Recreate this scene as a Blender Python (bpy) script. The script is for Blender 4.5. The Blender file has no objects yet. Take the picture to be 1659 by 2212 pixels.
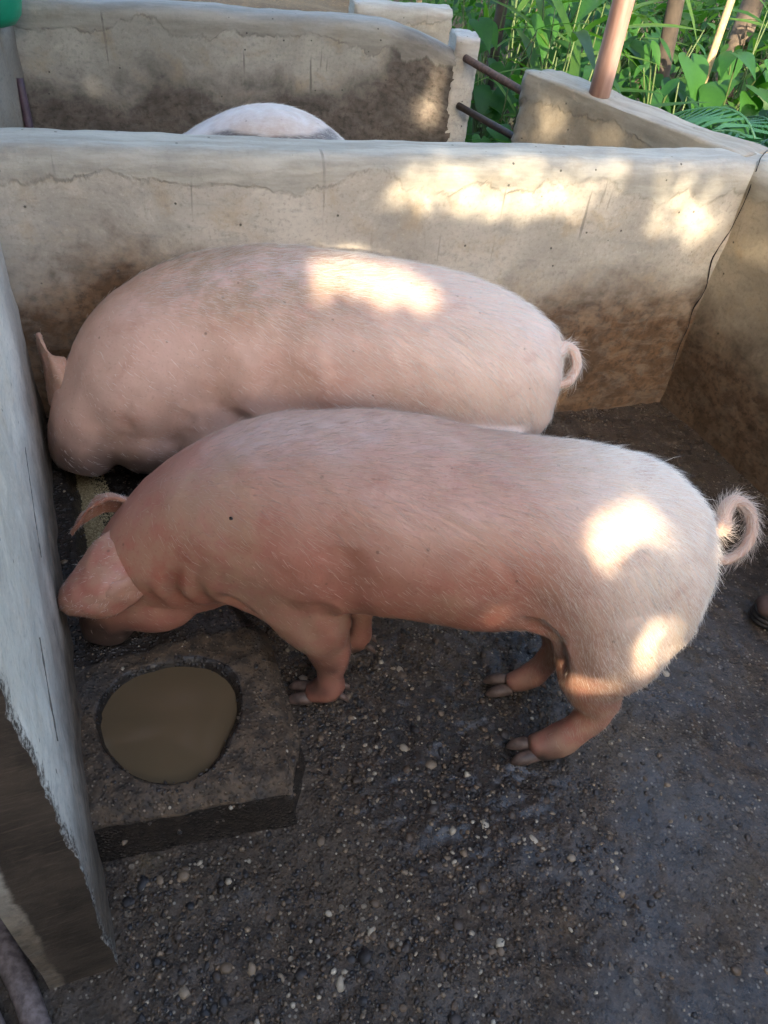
import bpy, bmesh, math, random
import numpy as np
from mathutils import Vector, Matrix

random.seed(7)
rng = np.random.default_rng(11)
scene = bpy.context.scene
COL = scene.collection

# ------------------------------------------------------------------ camera
PITCH, ROLL, CAM_H = math.radians(42.0), math.radians(7.5), 1.55
fwd = Vector((0, math.cos(PITCH), -math.sin(PITCH)))
right = Vector((1, 0, 0))
up = right.cross(fwd)
r2 = math.cos(ROLL) * right + math.sin(ROLL) * up
u2 = -math.sin(ROLL) * right + math.cos(ROLL) * up
cam_data = bpy.data.cameras.new('camera')
cam_data.lens = 1640.0 * 36.0 / 2212.0
cam_data.sensor_width = 36.0
cam_data.clip_start = 0.02
cam_data.clip_end = 500.0
cam = bpy.data.objects.new('camera', cam_data)
COL.objects.link(cam)
m = Matrix((r2, u2, -fwd)).transposed().to_4x4()
m.translation = Vector((0, 0, CAM_H))
cam.matrix_world = m
scene.camera = cam

# ------------------------------------------------------------------ light
SUN_EL, SUN_AZ = math.radians(21.0), math.radians(-84.0)      # azimuth from +x, counter-clockwise
sun_dir = Vector((math.cos(SUN_EL) * math.cos(SUN_AZ), math.cos(SUN_EL) * math.sin(SUN_AZ), math.sin(SUN_EL)))
world = bpy.data.worlds.new('World')
scene.world = world
world.use_nodes = True
wn = world.node_tree.nodes
bg = wn['Background']
sky = wn.new('ShaderNodeTexSky')
sky.sky_type = 'NISHITA'
sky.sun_disc = False
sky.sun_elevation = SUN_EL
sky.sun_rotation = math.radians(90.0) - SUN_AZ
sky.altitude = 50
sky.air_density = 0.9
sky.dust_density = 3.2
sky.ozone_density = 0.5
world.node_tree.links.new(sky.outputs[0], bg.inputs[0])
bg.inputs[1].default_value = 0.15
sun_data = bpy.data.lights.new('sun', 'SUN')
sun_data.energy = 2.0
sun_data.angle = math.radians(0.5)
sun_data.color = (1.0, 0.82, 0.58)
sun = bpy.data.objects.new('sun', sun_data)
COL.objects.link(sun)
sun.rotation_euler = sun_dir.to_track_quat('Z', 'Y').to_euler()
sun.location = sun_dir * 20

scene.view_settings.view_transform = 'Standard'
scene.view_settings.look = 'None'
scene.view_settings.gamma = 1.0
scene.view_settings.use_curve_mapping = False
scene.view_settings.exposure = 3.25
scene.cycles.use_denoising = True
scene.cycles.max_bounces = 8
scene.cycles.diffuse_bounces = 5
scene.cycles.sample_clamp_indirect = 6.0

# ------------------------------------------------------------------ helpers
def _hash(ix, iy, iz, seed):
    h = (ix.astype(np.int64) * 374761393 + iy.astype(np.int64) * 668265263 + iz.astype(np.int64) * 1274126177 + seed * 974634777) & 0xFFFFFFFF
    h = ((h ^ (h >> 13)) * 1274126177) & 0xFFFFFFFF
    h = h ^ (h >> 16)
    return (h & 0xFFFFFF) / float(0xFFFFFF) * 2 - 1

def vnoise(p, scale, seed=0):
    q = np.asarray(p, float) * scale
    i = np.floor(q)
    f = q - i
    f = f * f * (3 - 2 * f)
    ix, iy, iz = i[:, 0], i[:, 1], i[:, 2]
    out = 0
    for dx in (0, 1):
        for dy in (0, 1):
            for dz in (0, 1):
                w = (f[:, 0] if dx else 1 - f[:, 0]) * (f[:, 1] if dy else 1 - f[:, 1]) * (f[:, 2] if dz else 1 - f[:, 2])
                out = out + w * _hash(ix + dx, iy + dy, iz + dz, seed)
    return out

def fbm(p, scale, octaves=4, seed=0, gain=0.5):
    a, s, out = 1.0, scale, 0
    for k in range(octaves):
        out = out + a * vnoise(p, s, seed + k * 17)
        a *= gain
        s *= 2.03
    return out

def smooth01(x, a, b):
    t = np.clip((x - a) / (b - a), 0, 1)
    return t * t * (3 - 2 * t)

def mesh_from(verts, faces, name, mat=None, smooth=True):
    me = bpy.data.meshes.new(name)
    me.from_pydata([tuple(v) for v in verts], [], [tuple(f) for f in faces])
    if mat is not None:
        me.materials.append(mat)
    if smooth:
        me.polygons.foreach_set('use_smooth', np.ones(len(me.polygons), bool))
    me.update()
    return me

def link(name, me, parent=None, loc=None):
    o = bpy.data.objects.new(name, me)
    COL.objects.link(o)
    if loc is not None:
        o.location = loc
    if parent is not None:
        o.parent = parent
    return o

def rebase(me, base):
    """shift a mesh built in world coordinates so that its origin is at base"""
    n = len(me.vertices)
    co = np.empty(n * 3)
    me.vertices.foreach_get('co', co)
    co = co.reshape(-1, 3) - np.array(base)
    me.vertices.foreach_set('co', co.ravel())
    me.update()

def world_obj(name, me, base, parent=None):
    rebase(me, base)
    o = link(name, me, None, base)
    if parent is not None:
        o.parent = parent
        o.location = Vector(base) - parent.location
    return o

def thing(name, label, cat, loc=(0, 0, 0), rotz=0, group=None):
    o = bpy.data.objects.new(name, None)
    COL.objects.link(o)
    o.location = loc
    o.rotation_euler = (0, 0, rotz)
    o.empty_display_size = 0.1
    tag(o, label, cat, group)
    return o

def tag(o, label, cat, group=None):
    o['label'] = label
    o['category'] = cat
    if group:
        o['group'] = group
    return o

def bake(o):
    """evaluate an object's modifiers into a plain mesh and drop the modifiers"""
    dg = bpy.context.evaluated_depsgraph_get()
    dg.update()
    me = bpy.data.meshes.new_from_object(o.evaluated_get(dg))
    o.modifiers.clear()
    old = o.data
    o.data = me
    bpy.data.meshes.remove(old)
    return me

def coords(me):
    n = len(me.vertices)
    co = np.empty(n * 3)
    me.vertices.foreach_get('co', co)
    return co.reshape(-1, 3)

def normals(me):
    n = len(me.vertices)
    co = np.empty(n * 3)
    me.vertices.foreach_get('normal', co)
    return co.reshape(-1, 3)

def set_attr(me, name, vals):
    a = me.attributes.new(name, 'FLOAT', 'POINT')
    a.data.foreach_set('value', np.asarray(vals, np.float32))

def catmull(P, n):
    P = np.asarray(P, float)
    k = len(P)
    t = np.linspace(0, k - 1, n)
    i = np.clip(np.floor(t).astype(int), 0, k - 2)
    f = (t - i)[:, None]
    p0 = P[np.clip(i - 1, 0, k - 1)]
    p1, p2 = P[i], P[i + 1]
    p3 = P[np.clip(i + 2, 0, k - 1)]
    return 0.5 * (2 * p1 + (p2 - p0) * f + (2 * p0 - 5 * p1 + 4 * p2 - p3) * f ** 2 + (3 * p1 - p0 - 3 * p2 + p3) * f ** 3)

def tube(points, radii, seg=12, cap=True, flat=1.0):
    """closed tube along points; returns verts, faces"""
    P = np.asarray(points, float)
    r = np.asarray(radii, float)
    n = len(P)
    T = np.gradient(P, axis=0)
    T /= np.linalg.norm(T, axis=1)[:, None] + 1e-9
    ref = np.array([0, 0, 1.0]) if abs(T[0][2]) < 0.9 else np.array([1.0, 0, 0])
    N = np.cross(T[0], ref)
    N /= np.linalg.norm(N)
    vs, fs = [], []
    for k in range(n):
        N = N - T[k] * np.dot(N, T[k])
        N /= np.linalg.norm(N) + 1e-9
        B = np.cross(T[k], N)
        for j in range(seg):
            a = 2 * math.pi * j / seg
            vs.append(P[k] + r[k] * (math.cos(a) * N * flat + math.sin(a) * B))
    for k in range(n - 1):
        for j in range(seg):
            a, b = k * seg + j, k * seg + (j + 1) % seg
            fs.append((a, b, b + seg, a + seg))
    if cap:
        fs.append(tuple(range(seg))[::-1])
        fs.append(tuple((n - 1) * seg + j for j in range(seg)))
    return vs, fs

class Builder:
    def __init__(self):
        self.v, self.f = [], []
    def add(self, vf, xf=None):
        o = len(self.v)
        v, f = vf
        self.v += list(v)
        self.f += [tuple(i + o for i in q) for q in f]
        return self

# ---- node helper
class NT:
    def __init__(self, name):
        self.m = bpy.data.materials.new(name)
        self.m.use_nodes = True
        self.t = self.m.node_tree
        self.n = self.t.nodes
        self.b = self.n['Principled BSDF']
        self.out = self.n['Material Output']
    def new(self, kind, **kw):
        x = self.n.new(kind)
        for k, v in kw.items():
            setattr(x, k, v)
        return x
    def l(self, a, b):
        self.t.links.new(a, b)
    def put(self, sock, v):
        if hasattr(v, 'links') or hasattr(v, 'is_output'):
            self.l(v, sock)
        elif isinstance(v, (tuple, list)):
            sock.default_value = tuple(v) + (1,) if len(v) == 3 and sock.type == 'RGBA' else v
        else:
            sock.default_value = v
    def coord(self, which='Object'):
        return self.new('ShaderNodeTexCoord').outputs[which]
    def mapping(self, v, scale=(1, 1, 1), loc=(0, 0, 0), rot=(0, 0, 0)):
        x = self.new('ShaderNodeMapping')
        self.l(v, x.inputs[0])
        x.inputs[1].default_value = loc
        x.inputs[2].default_value = rot
        x.inputs[3].default_value = scale
        return x.outputs[0]
    def noise(self, v, scale, detail=4, rough=0.55, dist=0.0, col=False):
        x = self.new('ShaderNodeTexNoise')
        self.l(v, x.inputs['Vector'])
        x.inputs['Scale'].default_value = scale
        x.inputs['Detail'].default_value = detail
        x.inputs['Roughness'].default_value = rough
        x.inputs['Distortion'].default_value = dist
        return x.outputs['Color' if col else 'Fac']
    def voronoi(self, v, scale, feature='F1', out='Distance', rnd=1.0):
        x = self.new('ShaderNodeTexVoronoi', feature=feature)
        self.l(v, x.inputs['Vector'])
        x.inputs['Scale'].default_value = scale
        x.inputs['Randomness'].default_value = rnd
        return x.outputs[out]
    def ramp(self, f, a, b, ca=0.0, cb=1.0):
        x = self.new('ShaderNodeMapRange', interpolation_type='SMOOTHSTEP')
        self.put(x.inputs[0], f)
        for i, v in ((1, a), (2, b), (3, ca), (4, cb)):
            self.put(x.inputs[i], v)
        return x.outputs[0]
    def math(self, op, a, b=0.0, clamp=False):
        x = self.new('ShaderNodeMath', operation=op, use_clamp=clamp)
        self.put(x.inputs[0], a)
        self.put(x.inputs[1], b)
        return x.outputs[0]
    def mix(self, f, a, b, mode='MIX'):
        x = self.new('ShaderNodeMix', data_type='RGBA', blend_type=mode)
        self.put(x.inputs[0], f)
        self.put(x.inputs[6], a)
        self.put(x.inputs[7], b)
        return x.outputs[2]
    def sep(self, v):
        x = self.new('ShaderNodeSeparateXYZ')
        self.l(v, x.inputs[0])
        return x.outputs
    def attr(self, name, out='Fac'):
        x = self.new('ShaderNodeAttribute', attribute_name=name)
        return x.outputs[out]
    def bump(self, h, strength=0.5, dist=0.01, prev=None):
        x = self.new('ShaderNodeBump')
        x.inputs['Strength'].default_value = strength
        x.inputs['Distance'].default_value = dist
        self.l(h, x.inputs['Height'])
        if prev is not None:
            self.l(prev, x.inputs['Normal'])
        return x.outputs[0]
    def set(self, **kw):
        names = dict(color='Base Color', rough='Roughness', normal='Normal', metal='Metallic', spec='Specular IOR Level', coat='Coat Weight', coatr='Coat Roughness',
                     sss='Subsurface Weight', sssr='Subsurface Radius', ssss='Subsurface Scale', sheen='Sheen Weight', trans='Transmission Weight', ior='IOR')
        for k, v in kw.items():
            self.put(self.b.inputs[names[k]], v)
        return self.m

def plain(name, col, rough=0.6, var=0.25, scale=20.0, bump=0.2, metal=0.0, col2=None):
    t = NT(name)
    c = t.coord()
    n = t.noise(c, scale, 5, 0.6)
    dark = tuple(x * (1 - var) for x in col) if col2 is None else col2
    t.set(color=t.mix(t.ramp(n, 0.35, 0.65), dark, col), rough=rough, metal=metal, normal=t.bump(n, bump, 0.004))
    return t.m

# ------------------------------------------------------------------ concrete materials (UV = metres along the wall, metres up)
def concrete(name, base=(0.40, 0.36, 0.29), cap=(0.30, 0.31, 0.27), cap_v=0.79, dirt=(0.10, 0.065, 0.04), dirt_v=0.38, dirt_soft=0.12,
             blot=0.6, streak=0.6, dark2=None, wet=0.0, grain=1.0, side_dirt=None):
    t = NT(name)
    uv = t.coord('UV')
    s = t.sep(uv)
    u, v = s[0], s[1]
    n_big = t.noise(uv, 2.3, 5, 0.6, 0.4)
    n_mid = t.noise(uv, 9.0, 6, 0.65, 0.3)
    n_fine = t.noise(uv, 75.0, 6, 0.7)
    n_pit = t.voronoi(uv, 60.0)
    # plaster with blotches and trowel marks
    n_tr = t.noise(t.mapping(uv, (0.5, 1.0, 1), (1.7, 8.1, 0), (0, 0, 0.5)), 24.0, 6, 0.7, 0.8)
    c = t.mix(t.ramp(n_big, 0.35, 0.68), tuple(x * 0.78 for x in base), tuple(min(1, x * 1.12) for x in base))
    warm = (base[0] * 0.80, base[1] * 0.68, base[2] * 0.52)
    c = t.mix(t.math('MULTIPLY', t.ramp(n_mid, 0.48, 0.72), blot), c, warm)
    grey = (base[0] * 0.62, base[1] * 0.66, base[2] * 0.70)
    c = t.mix(t.math('MULTIPLY', t.ramp(n_tr, 0.50, 0.70), 0.50), c, grey)
    c = t.mix(t.math('MULTIPLY', t.ramp(n_fine, 0.50, 0.68), 0.50), c, tuple(x * 0.50 for x in base))
    c = t.mix(t.math('MULTIPLY', t.ramp(n_fine, 0.46, 0.30), 0.30), c, tuple(min(1, x * 1.35) for x in base))
    # lime bloom, pale patches
    pale = t.noise(t.mapping(uv, (1, 1, 1), (5.2, 3.1, 0)), 5.0, 6, 0.7, 0.6)
    c = t.mix(t.math('MULTIPLY', t.ramp(pale, 0.55, 0.75), 0.45), c, tuple(min(1, x * 1.35) for x in base))
    # dirt rubbed along the lower wall, with its own ragged upper edge
    edge = t.math('ADD', v, t.math('MULTIPLY', t.math('SUBTRACT', n_big, 0.5), 0.32))
    edge = t.math('ADD', edge, t.math('MULTIPLY', t.math('SUBTRACT', n_mid, 0.5), 0.22))
    dmask = t.ramp(edge, dirt_v + dirt_soft, dirt_v - dirt_soft)
    if side_dirt is not None:                                    # (u centre, half width, strength): dirt that reaches higher around u
        bump_ = t.ramp(t.math('ABSOLUTE', t.math('SUBTRACT', u, side_dirt[0])), side_dirt[1], 0.0)
        dmask = t.ramp(t.math('SUBTRACT', edge, t.math('MULTIPLY', bump_, side_dirt[2])), dirt_v + dirt_soft, dirt_v - dirt_soft)
    dcol = t.mix(t.ramp(n_mid, 0.35, 0.65), dirt, tuple(x * 1.9 for x in dirt))
    dcol = t.mix(t.ramp(t.noise(uv, 38.0, 5, 0.7), 0.42, 0.7), dcol, tuple(x * 0.55 for x in dirt))
    c = t.mix(t.math('MULTIPLY', dmask, t.ramp(n_tr, 0.30, 0.60, 0.80, 0.98)), c, dcol)
    # cement cap with scalloped lower edge
    ce = t.math('ADD', v, t.math('MULTIPLY', t.math('SUBTRACT', t.noise(t.mapping(uv, (1, 0.6, 1)), 2.6, 8, 0.62, 0.9), 0.5), 0.30))
    cmask = t.math('MULTIPLY', t.ramp(ce, cap_v - 0.008, cap_v + 0.008), t.ramp(n_big, 0.30, 0.60, 0.45, 1.0))
    ccol = t.mix(t.ramp(t.noise(t.mapping(uv, (1.0, 5.0, 1)), 4.0, 6, 0.65), 0.35, 0.65), tuple(x * 0.72 for x in cap), tuple(x * 1.25 for x in cap))
    c = t.mix(t.math('MULTIPLY', cmask, 0.75), c, ccol)
    line = t.math('MULTIPLY', t.ramp(t.math('ABSOLUTE', t.math('SUBTRACT', ce, cap_v)), 0.007, 0.0), t.ramp(n_mid, 0.42, 0.6, 0.0, 0.5))
    c = t.mix(line, c, tuple(x * 0.35 for x in base))
    # thin run streaks
    st = t.noise(t.mapping(uv, (1, 0.06, 1)), 34.0, 3, 0.5, 0.15)
    smask = t.math('MULTIPLY', t.ramp(st, 0.66, 0.72), t.math('MULTIPLY', t.ramp(n_big, 0.42, 0.55), streak))
    c = t.mix(smask, c, tuple(x * 0.38 for x in base))
    # pin holes
    pit = t.math('MULTIPLY', t.ramp(t.voronoi(uv, 17.0), 0.075, 0.045), 0.8)
    c = t.mix(pit, c, tuple(x * 0.16 for x in base))
    if dark2:
        # the broken front end: soaked bare concrete, pale skin left along its outer edge
        e_ = t.math('MULTIPLY', t.ramp(u, 9.0, 9.5), t.ramp(t.math('ADD', u, t.math('MULTIPLY', t.math('SUBTRACT', n_mid, 0.5), 0.04)), 10.098, 10.088))
        wetc = t.mix(t.ramp(n_mid, 0.3, 0.7), dark2, tuple(x * 0.45 for x in dark2))
        wetc = t.mix(t.math('MULTIPLY', t.ramp(t.noise(t.mapping(uv, (5, 40, 1)), 3.0, 5, 0.7), 0.5, 0.75), 0.6), wetc, tuple(x * 1.9 for x in dark2))
        c = t.mix(e_, c, wetc)
        rag = t.math('ADD', u, t.math('MULTIPLY', t.math('SUBTRACT', t.noise(uv, 38.0, 6, 0.75, 0.3), 0.5), 0.12))
        rmask = t.math('MULTIPLY', t.ramp(rag, 0.030, 0.010), t.ramp(u, 9.0, 8.0))
        grit = t.mix(t.ramp(t.noise(uv, 150.0, 4, 0.7), 0.45, 0.60), wetc, tuple(x * 0.6 for x in base))
        c = t.mix(rmask, c, grit)
    h = t.math('ADD', t.math('MULTIPLY', n_fine, 0.5 * grain), t.math('MULTIPLY', n_mid, 1.2))
    h = t.math('ADD', h, t.math('MULTIPLY', cmask, 0.9))
    h = t.math('ADD', h, t.math('MULTIPLY', n_tr, 0.9))
    h = t.math('SUBTRACT', h, t.math('MULTIPLY', pit, 1.5))
    h = t.math('SUBTRACT', h, t.math('MULTIPLY', smask, 0.4))
    h = t.math('SUBTRACT', h, t.math('MULTIPLY', t.ramp(n_pit, 0.1, 0.0), 0.4 * grain))
    r = t.mix(dmask, (0.85,) * 3, (0.62 - wet,) * 3)
    t.set(color=c, rough=t.sep(r)[0], normal=t.bump(h, 0.55, 0.006), spec=0.35)
    return t.m

def sweep_wall(p0, p1, thick, z1, mat, name, amp=0.004, z0=-0.05, rad=0.045, step=0.02, seed=0, top_fn=None, chip=0.0, front_right=True):
    """wall whose FRONT face runs from p0 to p1; thickness goes to the left of p0->p1"""
    p0, p1 = np.array(p0, float), np.array(p1, float)
    L = np.linalg.norm(p1 - p0)
    d = (p1 - p0) / L
    nrm = np.array([-d[1], d[0]])                       # towards the back
    prof = []                                           # (offset, z, v)
    zs = np.linspace(z0, z1 - rad, max(4, int((z1 - rad - z0) / step)))
    for z in zs:
        prof.append((0.0, z, z))
    for k in range(1, 6):
        a = k / 6 * math.pi / 2
        prof.append((rad * (1 - math.cos(a)), z1 - rad + rad * math.sin(a), z1 - rad + rad * a))
    vtop = z1 - rad + rad * math.pi / 2
    nt = max(3, int((thick - 2 * rad) / 0.03))
    for k in range(nt + 1):
        o = rad + (thick - 2 * rad) * k / nt
        prof.append((o, z1, vtop + (o - rad)))
    vb = vtop + thick - 2 * rad
    for k in range(1, 6):
        a = k / 6 * math.pi / 2
        prof.append((thick - rad + rad * math.sin(a), z1 - rad + rad * math.cos(a), vb + rad * a))
    for z in np.linspace(z1 - rad, z0, 8):
        prof.append((thick, z, z))
    prof = np.array(prof)
    ns = max(2, int(L / step)) + 1
    S = np.linspace(0, L, ns)
    k = len(prof)
    V = np.zeros((ns, k, 3))
    for i, s in enumerate(S):
        base = p0 + d * s
        V[i, :, :2] = base + prof[:, 0:1] * nrm
        V[i, :, 2] = prof[:, 1]
        if top_fn is not None:
            sc = top_fn(s / L)
            V[i, :, 2] = z0 + (prof[:, 1] - z0) * sc
    V = V.reshape(-1, 3)
    n3 = np.zeros((ns, k, 3))
    g = np.gradient(prof[:, :2], axis=0)
    nn = np.stack([-g[:, 1], g[:, 0]], 1)
    nn /= np.linalg.norm(nn, axis=1)[:, None] + 1e-9
    n3[:, :, :2] = nn[:, 0][None, :, None] * nrm
    n3[:, :, 2] = nn[:, 1][None, :]
    n3 = n3.reshape(-1, 3)
    dsp = amp * fbm(V, 3.0, 3, seed) + amp * 0.55 * fbm(V, 14.0, 3, seed + 5)
    if chip:
        endd = np.repeat(np.minimum(S, L - S), k)
        c = smooth01(endd, 0.05, 0.0) * np.clip(fbm(V, 48.0, 4, seed + 9, 0.65) + 0.25, 0, 2)
        dsp = dsp - chip * c
    V = V + n3 * dsp[:, None]
    faces = []
    for i in range(ns - 1):
        for j in range(k - 1):
            a = i * k + j
            faces.append((a, a + k, a + k + 1, a + 1))
    # end caps as grids of a fan would be flat: join front point j with its mirrored back point
    for i, flip in ((0, False), (ns - 1, True)):
        loop = [i * k + j for j in range(k)]
        faces.append(tuple(loop if not flip else loop[::-1]))
    me = mesh_from(V, faces, name, mat)
    uvl = me.uv_layers.new(name='UVMap')
    vi = np.empty(len(me.loops), np.int32)
    me.loops.foreach_get('vertex_index', vi)
    su = np.repeat(S, k)
    sv = np.tile(prof[:, 2], ns)
    UV = np.stack([su[vi], sv[vi]], 1)
    lt = np.empty(len(me.polygons), np.int32)
    me.polygons.foreach_get('loop_start', lt)
    for pi in (len(me.polygons) - 2, len(me.polygons) - 1):            # caps: offset across, height up
        st = lt[pi]
        idx = vi[st:st + k]
        UV[st:st + k, 0] = 10 + np.tile(prof[:, 0], ns)[idx]
        UV[st:st + k, 1] = np.tile(prof[:, 1], ns)[idx]
        me.polygons[pi].use_smooth = False
    uvl.data.foreach_set('uv', UV.ravel().astype(np.float32))
    o = world_obj(name, me, (float(p0[0]), float(p0[1]), 0.0))
    return o

# ------------------------------------------------------------------ geometry constants of the pens (metres)
def back_y(x):  return 2.18 + 0.38 * x                       # front face of the wall behind the pigs
def left_x(y):  return -0.365 - 0.5 * (y - 0.428)            # inner face of the left wall
CORNER_R = (1.0, back_y(1.0))
S_DIR = np.array([-0.4472, 0.8944])                          # along the left wall, away from the camera
T_DIR = np.array([0.8944, 0.4472])                           # away from the left wall into the pen

# ------------------------------------------------------------------ ground
def mat_soil():
    t = NT('soil')
    c = t.coord()
    n = t.noise(c, 1.6, 6, 0.65)
    f = t.noise(c, 26.0, 6, 0.7)
    col = t.mix(t.ramp(n, 0.35, 0.65), (0.050, 0.034, 0.020), (0.085, 0.060, 0.034))
    col = t.mix(t.ramp(f, 0.5, 0.72), col, (0.15, 0.11, 0.06))
    t.set(color=col, rough=0.95, normal=t.bump(f, 0.8, 0.03))
    return t.m

def grid_mesh(xs, ys, zfn, name, mat):
    X, Y = np.meshgrid(xs, ys)
    P = np.stack([X.ravel(), Y.ravel(), np.zeros(X.size)], 1)
    P[:, 2] = zfn(P)
    nx, ny = len(xs), len(ys)
    idx = np.arange(nx * ny).reshape(ny, nx)
    q = np.stack([idx[:-1, :-1], idx[:-1, 1:], idx[1:, 1:], idx[1:, :-1]], -1).reshape(-1, 4)
    me = bpy.data.meshes.new(name)
    me.vertices.add(len(P))
    me.vertices.foreach_set('co', P.ravel())
    me.loops.add(q.size)
    me.loops.foreach_set('vertex_index', q.ravel())
    me.polygons.add(len(q))
    me.polygons.foreach_set('loop_start', np.arange(0, q.size, 4))
    me.polygons.foreach_set('use_smooth', np.ones(len(q), bool))
    me.materials.append(mat)
    me.update(calc_edges=True)
    return me

def ground_z(P):
    d = np.hypot(P[:, 0] - 0.3, P[:, 1] - 1.5)
    far = smooth01(d, 3.0, 12.0)
    return -0.08 + 0.05 * fbm(P * [1, 1, 0], 1.3, 4, 3) * smooth01(d, 2.4, 4.0) + far * 0.5 * fbm(P * [1, 1, 0], 0.15, 3, 8) + far * 0.3 - 0.05 * (1 - smooth01(d, 3.2, 4.5))

gx = np.concatenate([np.linspace(-120, -8, 24), np.linspace(-7.5, 9, 120), np.linspace(10, 120, 24)])
gy = np.concatenate([np.linspace(-120, -6, 24), np.linspace(-5.5, 12, 130), np.linspace(13, 150, 26)])
gr = link('ground', grid_mesh(gx, gy, ground_z, 'ground', mat_soil()))
gr['kind'] = 'structure'

# pen floor: worn wet concrete with the aggregate showing
def mat_floor():
    t = NT('wet_concrete')
    c = t.coord()
    n1 = t.noise(c, 2.2, 5, 0.6, 0.3)
    n2 = t.noise(c, 16.0, 7, 0.75)
    n3 = t.noise(c, 120.0, 5, 0.7)
    x = t.sep(c)
    vo = t.voronoi(c, 105.0)
    sp = t.sep(t.voronoi(c, 105.0, out='Color'))
    vb = t.voronoi(c, 48.0)
    sb = t.sep(t.voronoi(c, 48.0, out='Color'))
    col = t.mix(t.ramp(n2, 0.36, 0.68), (0.024, 0.015, 0.009), (0.105, 0.068, 0.040))
    col = t.mix(t.ramp(n1, 0.42, 0.66), col, (0.090, 0.066, 0.045))
    col = t.mix(t.math('MULTIPLY', t.ramp(n3, 0.50, 0.72), 0.55), col, (0.17, 0.135, 0.10))
    col = t.mix(t.math('MULTIPLY', t.ramp(n3, 0.48, 0.30), 0.6), col, (0.013, 0.010, 0.009))
    g1 = t.math('MULTIPLY', t.ramp(vo, 0.40, 0.26), t.ramp(sp[0], 0.70, 0.74))
    col = t.mix(t.math('MULTIPLY', g1, 0.85), col, t.mix(sp[1], (0.12, 0.085, 0.055), (0.40, 0.34, 0.26)))
    g2 = t.math('MULTIPLY', t.ramp(vb, 0.36, 0.27), t.ramp(sb[0], 0.80, 0.83))
    col = t.mix(t.math('MULTIPLY', g2, 0.8), col, t.mix(sb[1], (0.07, 0.048, 0.034), (0.30, 0.24, 0.17)))
    yel = t.noise(t.mapping(c, (1, 1, 1), (3.3, 1.2, 0)), 5.0, 4, 0.6)
    col = t.mix(t.math('MULTIPLY', t.ramp(yel, 0.60, 0.74), 0.5), col, (0.12, 0.080, 0.030))
    h = t.math('ADD', t.math('MULTIPLY', t.ramp(vo, 0.5, 0.1), 0.5), t.math('MULTIPLY', n3, 0.9))
    h = t.math('ADD', h, t.math('MULTIPLY', n2, 1.6))
    h = t.math('ADD', h, t.math('MULTIPLY', g2, 0.8))
    rg = t.ramp(t.noise(t.mapping(c, (1, 1, 1), (9, 4, 0)), 4.0, 6, 0.7), 0.40, 0.62, 0.08, 0.42)
    film = t.ramp(t.noise(t.mapping(c, (1, 1, 1), (2, 7, 0)), 3.2, 6, 0.7), 0.36, 0.60)
    where = t.ramp(t.math('SUBTRACT', x[0], t.math('MULTIPLY', x[1], 0.15)), -0.1, 0.75, 0.30, 0.85)
    px_ = t.math('SUBTRACT', x[0], 0.26)
    py_ = t.math('SUBTRACT', x[1], 0.90)
    dd = t.math('SQRT', t.math('ADD', t.math('MULTIPLY', px_, px_), t.math('MULTIPLY', py_, py_)))
    puddle = t.ramp(t.math('ADD', dd, t.math('MULTIPLY', t.math('SUBTRACT', n2, 0.5), 0.35)), 0.34, 0.12)
    film = t.math('MAXIMUM', t.math('MULTIPLY', film, where), t.math('MULTIPLY', puddle, 0.9))
    col = t.mix(t.math('MULTIPLY', puddle, 0.5), col, (0.010, 0.008, 0.007))
    col = t.mix(t.math('MULTIPLY', film, 0.35), col, (0.012, 0.009, 0.007))
    t.set(color=col, rough=rg, normal=t.bump(h, 0.9, 0.008), spec=0.5, coat=film, coatr=0.10)
    hb = t.math('ADD', t.math('MULTIPLY', n2, 1.0), t.math('MULTIPLY', n3, 0.35))
    t.l(t.bump(hb, 0.55, 0.006), t.b.inputs['Coat Normal'])
    return t.m

def floor_z(P):
    Q = P * [1, 1, 0]
    rough = 0.35 + 0.65 * smooth01(P[:, 0] - 0.25 * P[:, 1], 0.75, 0.1)
    return 0.006 * fbm(Q, 2.5, 3, 21) + rough * (0.0055 * fbm(Q, 26.0, 3, 22) + 0.0045 * np.abs(fbm(Q, 50.0, 2, 23))) - 0.002

M_FLOOR = mat_floor()
fx = np.concatenate([np.linspace(-1.6, -0.75, 40), np.linspace(-0.74, 1.25, 290), np.linspace(1.26, 1.9, 50)])
fy = np.concatenate([np.linspace(-1.5, 0.1, 60), np.linspace(0.11, 1.7, 240), np.linspace(1.71, 2.85, 80)])
floor = link('pen_floor', grid_mesh(fx, fy, floor_z, 'pen_floor', M_FLOOR))
floor['kind'] = 'structure'
# floor of the pen behind
f2 = link('far_pen_floor', grid_mesh(np.linspace(-2.6, 1.0, 60), np.linspace(1.0, 4.2, 60), lambda P: -0.012 + 0 * P[:, 0], 'far_pen_floor', M_FLOOR))
f2['kind'] = 'structure'

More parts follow.
